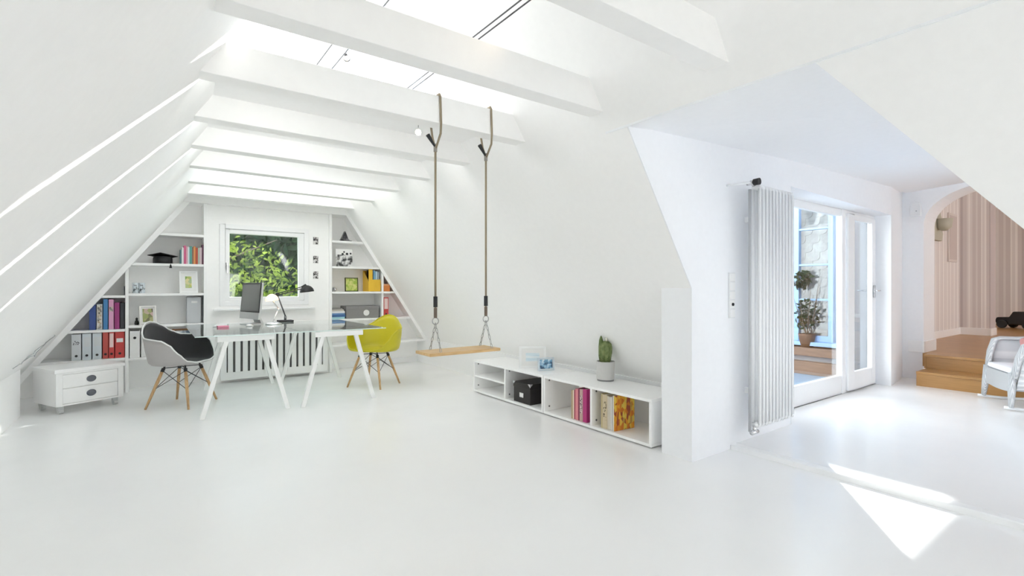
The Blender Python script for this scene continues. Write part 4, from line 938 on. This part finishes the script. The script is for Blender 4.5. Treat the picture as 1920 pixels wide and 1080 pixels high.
ORP = ramp_mat('orange poster cover', 'voronoi', 48, [(0.15, (0.62, 0.18, 0.02)), (0.4, (0.80, 0.42, 0.03)), (0.62, (0.76, 0.62, 0.10)), (0.85, (0.35, 0.07, 0.03))], 0.4, (1, 1, 0.5))
t = thing('magazine', 'orange and yellow illustrated magazine, cover facing out, at the end of the books', 'magazine', (2.905, yb-0.014, 0.036), R(-4))
MB().box(0, 0.215, -0.006, 0.006, 0, 0.275).build('pages', mat('book pages', (0.74, 0.71, 0.64), 0.9), t); MB().box(-0.002, 0.217, -0.0085, -0.0062, 0.0, 0.277).build('front_cover', ORP, t); MB().box(-0.002, 0.217, 0.0062, 0.0075, 0.0, 0.277).build('back_cover', mat('cbook off white', (0.74, 0.72, 0.68)), t)
# on top
frame('picture_frame', 'large white picture frame with a pale sea print on the low shelf unit', (3.06, 3.86, 0.355), R(-33), 0.27, 0.215, 0.022, WF, SEAPIC, 0.14, 0.045)
frame('picture_frame', 'small silver framed blue mountain photo in front of the large white frame', (3.075, 3.665, 0.355), R(-20), 0.165, 0.125, 0.012, mat('pale blue silver', (0.60, 0.68, 0.74), 0.35, 0.3), BLUEPIC, 0.13, 0.006)
CONC = mat('pale concrete', (0.60, 0.595, 0.58), 0.8, bump=0.15, bscale=60)
t = thing('potted_cactus', 'green ribbed cactus in a pale grey cylindrical pot on the low shelf unit', 'plant', (3.165, 2.985, 0.355))
mb = MB(); mb.lathe([(0.072, 0.012), (0.076, 0.016), (0.078, 0.165), (0.072, 0.165), (0.070, 0.14), (0.0, 0.14)], n=36); mb.build('pot', CONC, t, smooth=False)
MB().lathe([(0.071, 0), (0.072, 0.012), (0.0, 0.012)], n=36).build('pot_foot', mat('grey saucer', (0.22, 0.22, 0.23), 0.6), t)
MB().lathe([(0.071, 0.140), (0.071, 0.147), (0.03, 0.152), (0.0, 0.153)], n=24).build('soil', mat('dark soil', (0.10, 0.05, 0.035), 0.95, bump=0.5, bscale=90), t)
CACT = ramp_mat('cactus green', 'noise', 25, [(0.35, (0.09, 0.14, 0.04)), (0.65, (0.22, 0.27, 0.10))], 0.6)
def ribbed(mb, c, prof, ribs=9, depth=0.14, n=72, tilt=None):
    vs_ = []; 
    for r, z in prof:
        for k in range(n):
            a = 2*math.pi*k/n; rr = r*(1-depth+depth*abs(math.cos(a*ribs/2))**0.7); p = Vector((rr*math.cos(a), rr*math.sin(a), z))
            if tilt is not None: p = tilt @ p
            vs_.append(p+Vector(c))
    m_ = len(prof)
    mb.add(vs_, [(i*n+k, i*n+(k+1) % n, (i+1)*n+(k+1) % n, (i+1)*n+k) for i in range(m_-1) for k in range(n)]+[tuple(range((m_-1)*n, m_*n)), tuple(range(n-1, -1, -1))])
mb = MB(); ribbed(mb, (0, 0, 0.145), [(0.036, 0), (0.046, 0.03), (0.056, 0.09), (0.057, 0.135), (0.050, 0.17), (0.032, 0.188), (0.008, 0.195)]); mb.build('stem', CACT, t, smooth=True)
mb = MB(); ribbed(mb, (-0.032, 0.022, 0.16), [(0.014, 0), (0.022, 0.05), (0.022, 0.13), (0.017, 0.185), (0.008, 0.215), (0.001, 0.225)], ribs=6); mb.build('arm', CACT, t, smooth=True)
mb = MB(); mb.lathe([(0.008, 0.325), (0.012, 0.343), (0.006, 0.355), (0, 0.357)], (0.0, -0.01, 0.012), 12); mb.build('flower_bud', mat('pale bud', (0.80, 0.76, 0.66), 0.7), t, smooth=True)
mb = MB()
for k in range(9):
    a = 2*math.pi*k/9
    for j in range(7):
        z_ = 0.165+j*0.02; rr = 0.05+0.004*math.sin(j); p = Vector((rr*math.cos(a), rr*math.sin(a), z_))
        for s in (-1, 0, 1): mb.ring(p, p+Vector((math.cos(a+s*0.5), math.sin(a+s*0.5), 0.3*s))*0.007, 0.0006, 0.0002, 4)
mb.build('spines', mat('pale spine', (0.6, 0.55, 0.4), 0.6), t)

# ================================================================== LOOSE CORD ON THE LEFT SLOPE
mb = MB(); pth = []
for k in range(15):
    y = 5.45+0.95*k/14; z = 0.52+0.20*(k/14)+0.018*math.sin(k*1.7); pth.append(Vector((lx(z, y), y, z))+Vector((0.842, 0, -0.539))*(0.006+0.012*abs(math.sin(k*0.9))))
mb.tube(pth, 0.0035, 6); 
pth2 = [p+Vector((0.842, 0, -0.539))*0.008+Vector((0, 0, 0.018*math.sin(i*0.8))) for i, p in enumerate(pth)]; mb.tube(pth2[2:12], 0.003, 6)
tag(mb.build('cord', mat('grey cord', (0.40, 0.42, 0.43), 0.6), smooth=True), 'thin grey cord lying along the foot of the left roof slope', 'cord')

# ================================================================== TALL RADIATOR AND WALL FITTINGS
t = thing('column_radiator', 'tall white column radiator left of the terrace door', 'radiator', (3.415, 1.945, 0))
RM = mat('radiator enamel', (0.88, 0.89, 0.90), 0.3)
N = 11; pit = 0.0475
for k in range(N):
    x_ = 0.03+k*pit; mb = MB()
    for y_ in (-0.155, -0.105): mb.tube([(x_, y_, 0.20), (x_, y_, 1.845)], 0.0125, 12)
    mb.tube([(x_, -0.155, 0.20), (x_, -0.155, 0.185), (x_, -0.105, 0.185), (x_, -0.105, 0.20)], 0.0125, 8); mb.tube([(x_, -0.155, 1.845), (x_, -0.155, 1.86), (x_, -0.105, 1.86), (x_, -0.105, 1.845)], 0.0125, 8)
    mb.build('column', RM, t, smooth=True)
mb = MB()
for z_ in (0.185, 1.86): mb.tube([(0.005, -0.130, z_), (0.03+N*pit-0.02, -0.130, z_)], 0.020, 14)
mb.build('header_pipe', RM, t, smooth=True)
mb = MB(); mb.ring((-0.045, -0.13, 1.885), (0.0, -0.13, 1.875), 0.014, 0.016, 12); mb.ring((-0.02, -0.15, 1.88), (-0.02, -0.09, 1.88), 0.010, 0.010, 12)
v = mb.build('valve', CHROME, t, smooth=True); MB().ring((-0.03, -0.185, 1.885), (-0.03, -0.145, 1.885), 0.024, 0.022, 16).build('valve_ring', BLACK, v)
MB().tube([(-0.045, -0.13, 1.885), (-0.07, -0.13, 1.88), (-0.12, -0.03, 1.875), (-0.12, 0.0, 1.875)], 0.008, 10).build('pipe', RM, t, smooth=True)
mb = MB(); mb.ring((0.005, -0.13, 0.145), (0.005, -0.13, 0.18), 0.016, 0.014, 12); mb.ring((-0.03, -0.13, 0.14), (0.045, -0.13, 0.14), 0.017, 0.015, 14); mb.build('valve', CHROME, t, smooth=True)
mb = MB(); mb.tube([(-0.028, -0.115, 0.145), (-0.028, -0.115, 1.84)], 0.010, 10); mb.build('shadow_strip', mat('grey shadow tone', (0.50, 0.51, 0.53), 0.4), t, smooth=True)  # grey tube put in as the shadow left of the radiator
mb = MB()
for z_ in (0.4, 1.65):
    for x_ in (0.12, 0.44): mb.box(x_-0.012, x_+0.012, -0.10, 0, z_-0.02, z_+0.02)
mb.build('wall_bracket', RM, t)
t = thing('switch_panel', 'white upright five-gang switch and socket panel on the wall left of the radiator', 'switch', (3.355, 1.95, 0.935))
MB().box(-0.04, 0.04, -0.008, 0, 0, 0.325).build('surround', mat('switch surround', (0.80, 0.81, 0.82), 0.4), t, bevel=0.003)
for k in range(5):
    if k == 1:
        s_ = MB().box(-0.031, 0.031, -0.011, -0.008, 0.006+k*0.064, 0.006+k*0.064+0.056).build('dimmer', LACQ, t, bevel=0.002); MB().ring((0, -0.019, 0.098), (0, -0.011, 0.098), 0.011, 0.011, 16).build('knob', BLACK, s_)
    else: MB().box(-0.031, 0.031, -0.013, -0.008, 0.006+k*0.064, 0.006+k*0.064+0.056).build('rocker_switch', LACQ, t, bevel=0.002)
t = thing('wall_sensor', 'small white rounded alarm sounder on the wall between terrace door and arch', 'sensor', (7.642, 2.02, 2.03))
mb = MB(); mb.prism([(-0.055, 0), (0.055, 0), (0.06, 0.10), (0.045, 0.165), (0, 0.185), (-0.045, 0.165), (-0.06, 0.10)], 'x', -0.05, 0.0); mb.build('housing', mat('sensor plastic', (0.80, 0.82, 0.84), 0.4), t, bevel=0.01)
MB().ring((-0.054, -0.012, 0.065), (-0.05, -0.012, 0.065), 0.008, 0.008, 12).build('indicator', mat('grey indicator', (0.35, 0.37, 0.4), 0.4), t)

# ================================================================== STEPS UP TO THE ARCH
t = thing('wooden_steps', 'two oak steps leading up to the arch at the right', 'steps', (7.10, 1.88, 0.03))
for k, (x0, x1, y0_, z0, z1) in enumerate(((0.0, 0.47, 0.0, 0.0, 0.165), (0.36, 0.49, 0.02, 0.165, 0.33))):
    if k == 0: MB().box(x0+0.002, x1, -3.3, y0_-0.002, z0, z1-0.028).build('riser', OAKFLOOR, t); MB().box(x0-0.008, x1, -3.3, y0_, z1-0.028, z1).build('tread', OAKFLOOR, t, bevel=0.004)
    else: MB().box(x0+0.002, x1, -3.3, y0_-0.002, z0, z1-0.028).build('riser', OAKFLOOR, t); MB().box(x0-0.008, x1+0.008, -3.3, y0_, z1-0.028, z1+0.001).build('tread', OAKFLOOR, t, bevel=0.004)

# ================================================================== WICKER ROCKING CHAIR
WICK = ramp_mat('white painted wicker', 'wave', 55, [(0.3, (0.70, 0.72, 0.74)), (0.6, (0.88, 0.89, 0.90))], 0.55, (1, 1, 0.0), bump=0.8)
WPAINT = mat('white chair paint', (0.86, 0.87, 0.88), 0.4)
t = thing('rocking_chair', 'white wicker rocking armchair cut off by the right edge of the picture', 'rocking chair', (6.60, 1.125, 0.03), R(28))
HW = 0.29
for s in (-1, 1):
    mb = MB(); pts = []
    for k in range(13):
        y = 0.045-0.50*k/12; u = (y+0.2)/0.30; pts.append((s*(HW+0.01), y, 0.015+0.020*u*u))
    mb.tube(pts, 0.013, 10); mb.build('rocker', WPAINT, t, smooth=True)
    fz, fb = 0.028, 0.022
    mb = MB(); mb.tube([(s*(HW+0.012), 0.0, fz), (s*(HW-0.005), -0.01, 0.17), (s*(HW-0.02), -0.02, 0.34)], [0.019, 0.028, 0.03], 14); mb.build('leg', WICK, t, smooth=True)
    mb = MB(); mb.tube([(s*(HW+0.012), -0.38, fb), (s*(HW-0.005), -0.37, 0.17), (s*(HW-0.02), -0.36, 0.34)], [0.019, 0.026, 0.028], 14); mb.build('leg', WICK, t, smooth=True)
    mb = MB(); xs = s*(HW-0.005)
    pts = [[(xs+s*0.02*math.sin(math.pi*j/8)*0.5+s*0.03*(j/8), -0.035-0.36*i/10-(0.06*(1-i/10))*(j/8), 0.18+(0.425)*(j/8)) for j in range(9)] for i in range(11)]
    mb.grid(pts); mb.build('side_panel', WICK, t, smooth=True, solid=0.014)
    mb = MB(); mb.tube([(xs+s*0.0, -0.03, 0.30), (xs+s*0.018, -0.055, 0.48), (xs+s*0.03, -0.09, 0.595), (xs+s*0.03, -0.13, 0.612), (xs+s*0.03, -0.25, 0.612), (xs+s*0.02, -0.40, 0.625), (xs, -0.43, 0.66)], [0.028, 0.030, 0.028, 0.022, 0.021, 0.02, 0.02], 12); mb.build('armrest', WICK, t, smooth=True)
mb = MB(); pts = [[(-(HW-0.01)+2*(HW-0.01)*i/12, -0.40-0.12*(j/10)-0.03*math.sin(math.pi*i/12), 0.18+(0.62+0.16*math.sin(math.pi*i/12))*(j/10)) for j in range(11)] for i in range(13)]
mb.grid(pts); mb.build('backrest', WICK, t, smooth=True, solid=0.016)
mb = MB(); mb.tube([p[-1] for p in pts], 0.02, 10); mb.build('top_rail', WICK, t, smooth=True)
MB().box(-HW+0.01, HW-0.01, -0.40, -0.015, 0.30, 0.325).build('seat', WICK, t, bevel=0.005)
mb = MB(); mb.grid([[(-HW+0.02+(2*HW-0.04)*i/10, -0.012, 0.17+0.155*j/4-0.015*math.sin(math.pi*i/10)*(j == 0)) for j in range(5)] for i in range(11)]); mb.build('apron', WICK, t, solid=0.014)
mb = MB(); mb.box(-HW+0.045, HW-0.045, -0.36, -0.005, 0.333, 0.385); tag(mb.build('seat_cushion', mat('white cotton', (0.86, 0.87, 0.90), 0.9, bump=0.1), smooth=True, bevel=0.024), 'plump white seat cushion on the wicker rocking chair', 'cushion')
cu = bpy.data.objects['seat_cushion']; cu.location = (6.60, 1.125, 0.025); cu.rotation_euler = (0, 0, R(28))
PINKC = mat('dusty pink cotton', (0.55, 0.26, 0.25), 0.9)
mb = MB(); mb.M = Matrix.Rotation(R(-12), 4, 'X'); mb.box(-0.15, 0.15, -0.05, 0.03, 0, 0.25)
pc = tag(mb.build('throw_cushion', PINKC, bevel=0.03, smooth=True), 'dusty pink throw cushion at the back of the rocking chair seat', 'cushion')
pc.location = Matrix.Rotation(R(28), 4, 'Z') @ Vector((0.02, -0.29, 0.0)) + Vector((6.60, 1.125, 0.42)); pc.rotation_euler = (0, 0, R(28))

# ================================================================== BEYOND THE ARCH
t = thing('toy_vehicle', 'glossy black wheeled toy vehicle on the wooden floor far beyond the arch', 'toy', (13.7, 2.0, 0.36), R(70))
GB = mat('glossy black plastic', (0.012, 0.012, 0.015), 0.2)
mb = MB(); mb.prism([(-0.30, 0.07), (0.30, 0.07), (0.33, 0.14), (0.30, 0.21), (0.10, 0.22), (0.04, 0.33), (-0.26, 0.34), (-0.32, 0.22)], 'y', -0.15, 0.15); mb.build('body', GB, t, bevel=0.02)
for x_ in (-0.2, 0.2):
    for y_ in (-0.165, 0.165): MB().ring((x_, y_-0.03, 0.08), (x_, y_+0.03, 0.08), 0.08, 0.08, 20).build('wheel', mat('rubber', (0.02, 0.02, 0.02), 0.7), t, bevel=0.012)
MB().box(0.29, 0.345, -0.10, 0.10, 0.13, 0.16).build('grille', CHROME, t, bevel=0.004)
t = thing('toy_vehicle', 'second black toy with silver trim at the right edge beyond the arch', 'toy', (13.9, 1.25, 0.36), R(20))
mb = MB(); mb.prism([(-0.25, 0.06), (0.25, 0.06), (0.25, 0.17), (0.05, 0.19), (-0.05, 0.28), (-0.25, 0.28)], 'y', -0.13, 0.13); mb.build('body', GB, t, bevel=0.02)
for x_ in (-0.16, 0.16):
    for y_ in (-0.14, 0.14): w_ = MB().ring((x_, y_-0.025, 0.07), (x_, y_+0.025, 0.07), 0.07, 0.07, 20).build('wheel', mat('rubber', (0.02, 0.02, 0.02), 0.7), t, bevel=0.01)
RUGM = ramp_mat('woven striped rug', 'wave', 2.2, [(0.2, (0.30, 0.30, 0.27)), (0.45, (0.42, 0.36, 0.31)), (0.6, (0.25, 0.31, 0.31)), (0.8, (0.42, 0.26, 0.24))], 0.95, (1, 0, 0), distort=0.3)
tag(MB().prism([(0, 0), (2.6, -0.25), (2.2, -2.2), (-0.5, -1.9)], 'z', 0, 0.012).build('rug', RUGM, bevel=0.003), 'flat grey and brown striped rug on the wooden floor beyond the arch', 'rug').location = (10.7, 1.65, 0.361)

# ================================================================== ADDED PLANT, FOR LEAVES MIRRORED IN THE TERRACE WINDOW
t = thing('reflection_shrub', 'added potted shrub standing in for dark leaves mirrored in the blue window', 'plant', (6.93, 2.98, 0.38))
mb = MB(); mb.lathe([(0.07, 0), (0.10, 0.16), (0.105, 0.17), (0.09, 0.17), (0.085, 0.15), (0, 0.15)], n=20); mb.build('pot', mat('brown pot', (0.14, 0.08, 0.05), 0.7), t, smooth=True)
rnd = random.Random(11); mb = MB()
for k in range(7):
    a = k*0.9; mb.tube([(0, 0, 0.14), (0.05*math.cos(a), 0.08*math.sin(a), 0.35), (0.07*math.cos(a), 0.17*math.sin(a), 0.55+0.06*k)], [0.006, 0.005, 0.002], 6)
mb.build('stems', BARK, t); mb = MB(); leaves(mb, 110, (0, 0, 0.42), (0.07, 0.16, 0.22), 0.06, rnd); leaves(mb, 90, (0, 0.05, 0.88), (0.06, 0.12, 0.13), 0.08, rnd); mb.build('leaves', LEAFD, t, recalc=False)

# ================================================================== CABLE LIGHTING
WIRE = mat('dark steel cable', (0.07, 0.07, 0.075), 0.5, 0.3)
for k, (x0, l) in enumerate(((1.600, 'left wire of the right pair of cables stretched above the beams'), (1.640, 'right wire of the right pair of cables stretched above the beams'),
                            (1.075, 'left wire of the left pair of cables stretched above the beams'), (1.195, 'right wire of the left pair of cables stretched above the beams'))):
    zk = 2.70 if x0 > 1.5 else 2.95
    o = tag(MB().tube([(x0, -3.6, zk), (x0, 2.0, zk-0.008), (x0, 7.2, zk)], 0.0048, 6).build('tension_cable', WIRE), l, 'cable', 'low-voltage light cables')
def spot(loc, zc_, d, label, lit):
    t = thing('cable_spotlight', label, 'spotlight', loc, 0, 'small cable spotlights')
    mb = MB(); mb.tube([(0, 0, 0.03), (0, 0, zc_-loc[2])], 0.002, 6); mb.build('stem', WIRE, t)
    q = Vector(d).normalized().to_track_quat('Z', 'Y').to_matrix().to_4x4()
    mb = MB(); mb.lathe([(0.012, -0.03), (0.014, -0.01), (0.026, 0.02), (0.024, 0.02), (0.012, -0.008), (0, -0.008)], n=16, M=q); mb.build('lamp_head', BLACK if not lit else CHROME, t, smooth=True)
    mb = MB(); mb.lathe([(0, 0.0), (0.018, 0.008), (0.02, 0.014), (0, 0.016)], n=14, M=q); mb.build('bulb', mat('halogen glow', (1.0, 0.85, 0.62), 0.3, emit=(9.0)), t, smooth=True)
    L_ = bpy.data.lights.new('halogen', 'SPOT'); L_.energy = 1.3; L_.color = (1.0, 0.78, 0.52); L_.spot_size = R(75); L_.spot_blend = 0.8; L_.shadow_soft_size = 0.02
    lo = bpy.data.objects.new('halogen_light', L_); C.objects.link(lo); lo.parent = t; lo.location = Vector(d).normalized()*0.03; lo.rotation_euler = Vector(d).to_track_quat('-Z', 'Y').to_euler()
spot((1.195, 3.78, 2.90), 2.95, (0.0, -0.4, -0.6), 'small dark spotlight on the left pair of cables in the gap before the swing beam', False)
spot((1.56, 3.30, 2.28), 2.36, (-0.35, -0.6, -0.45), 'small glowing spotlight just behind the swing beam near the left rope', True)
spot((1.64, 1.90, 2.65), 2.70, (-0.8, 0.25, -0.45), 'small dark spotlight on the right pair of cables above the front beams', False)

t = thing('wall_lamp', 'pale sage green carved fitting on the striped wallpaper just inside the arch', 'wall lamp', (9.75, 2.37, 1.88))
mb = MB(); SG = mat('sage plaster', (0.50, 0.50, 0.42), 0.7)
mb.prism([(-0.22, 0.0), (0.22, 0.0), (0.26, 0.12), (0.18, 0.2), (0.24, 0.32), (0.12, 0.44), (-0.12, 0.44), (-0.24, 0.32), (-0.18, 0.2), (-0.26, 0.12)], 'y', -0.06, -0.001); mb.build('back_plate', SG, t, bevel=0.012)
MB().lathe([(0.03, 0.0), (0.09, 0.05), (0.11, 0.18), (0.10, 0.18), (0.08, 0.06), (0, 0.02)], (0, -0.13, 0.14), 20).build('lamp_shade', SG, t, smooth=True)
t = thing('wall_panel', 'slim pale framed panel hanging on the striped wallpaper inside the arch', 'picture', (10.72, 2.37, 1.58))
MB().box(-0.24, 0.24, -0.025, -0.001, 0, 0.80).build('frame', mat('pale panel frame', (0.66, 0.61, 0.58), 0.6), t, bevel=0.006); MB().box(-0.20, 0.20, -0.028, -0.025, 0.04, 0.76).build('picture', mat('blush grey panel', (0.56, 0.50, 0.48), 0.7), t)
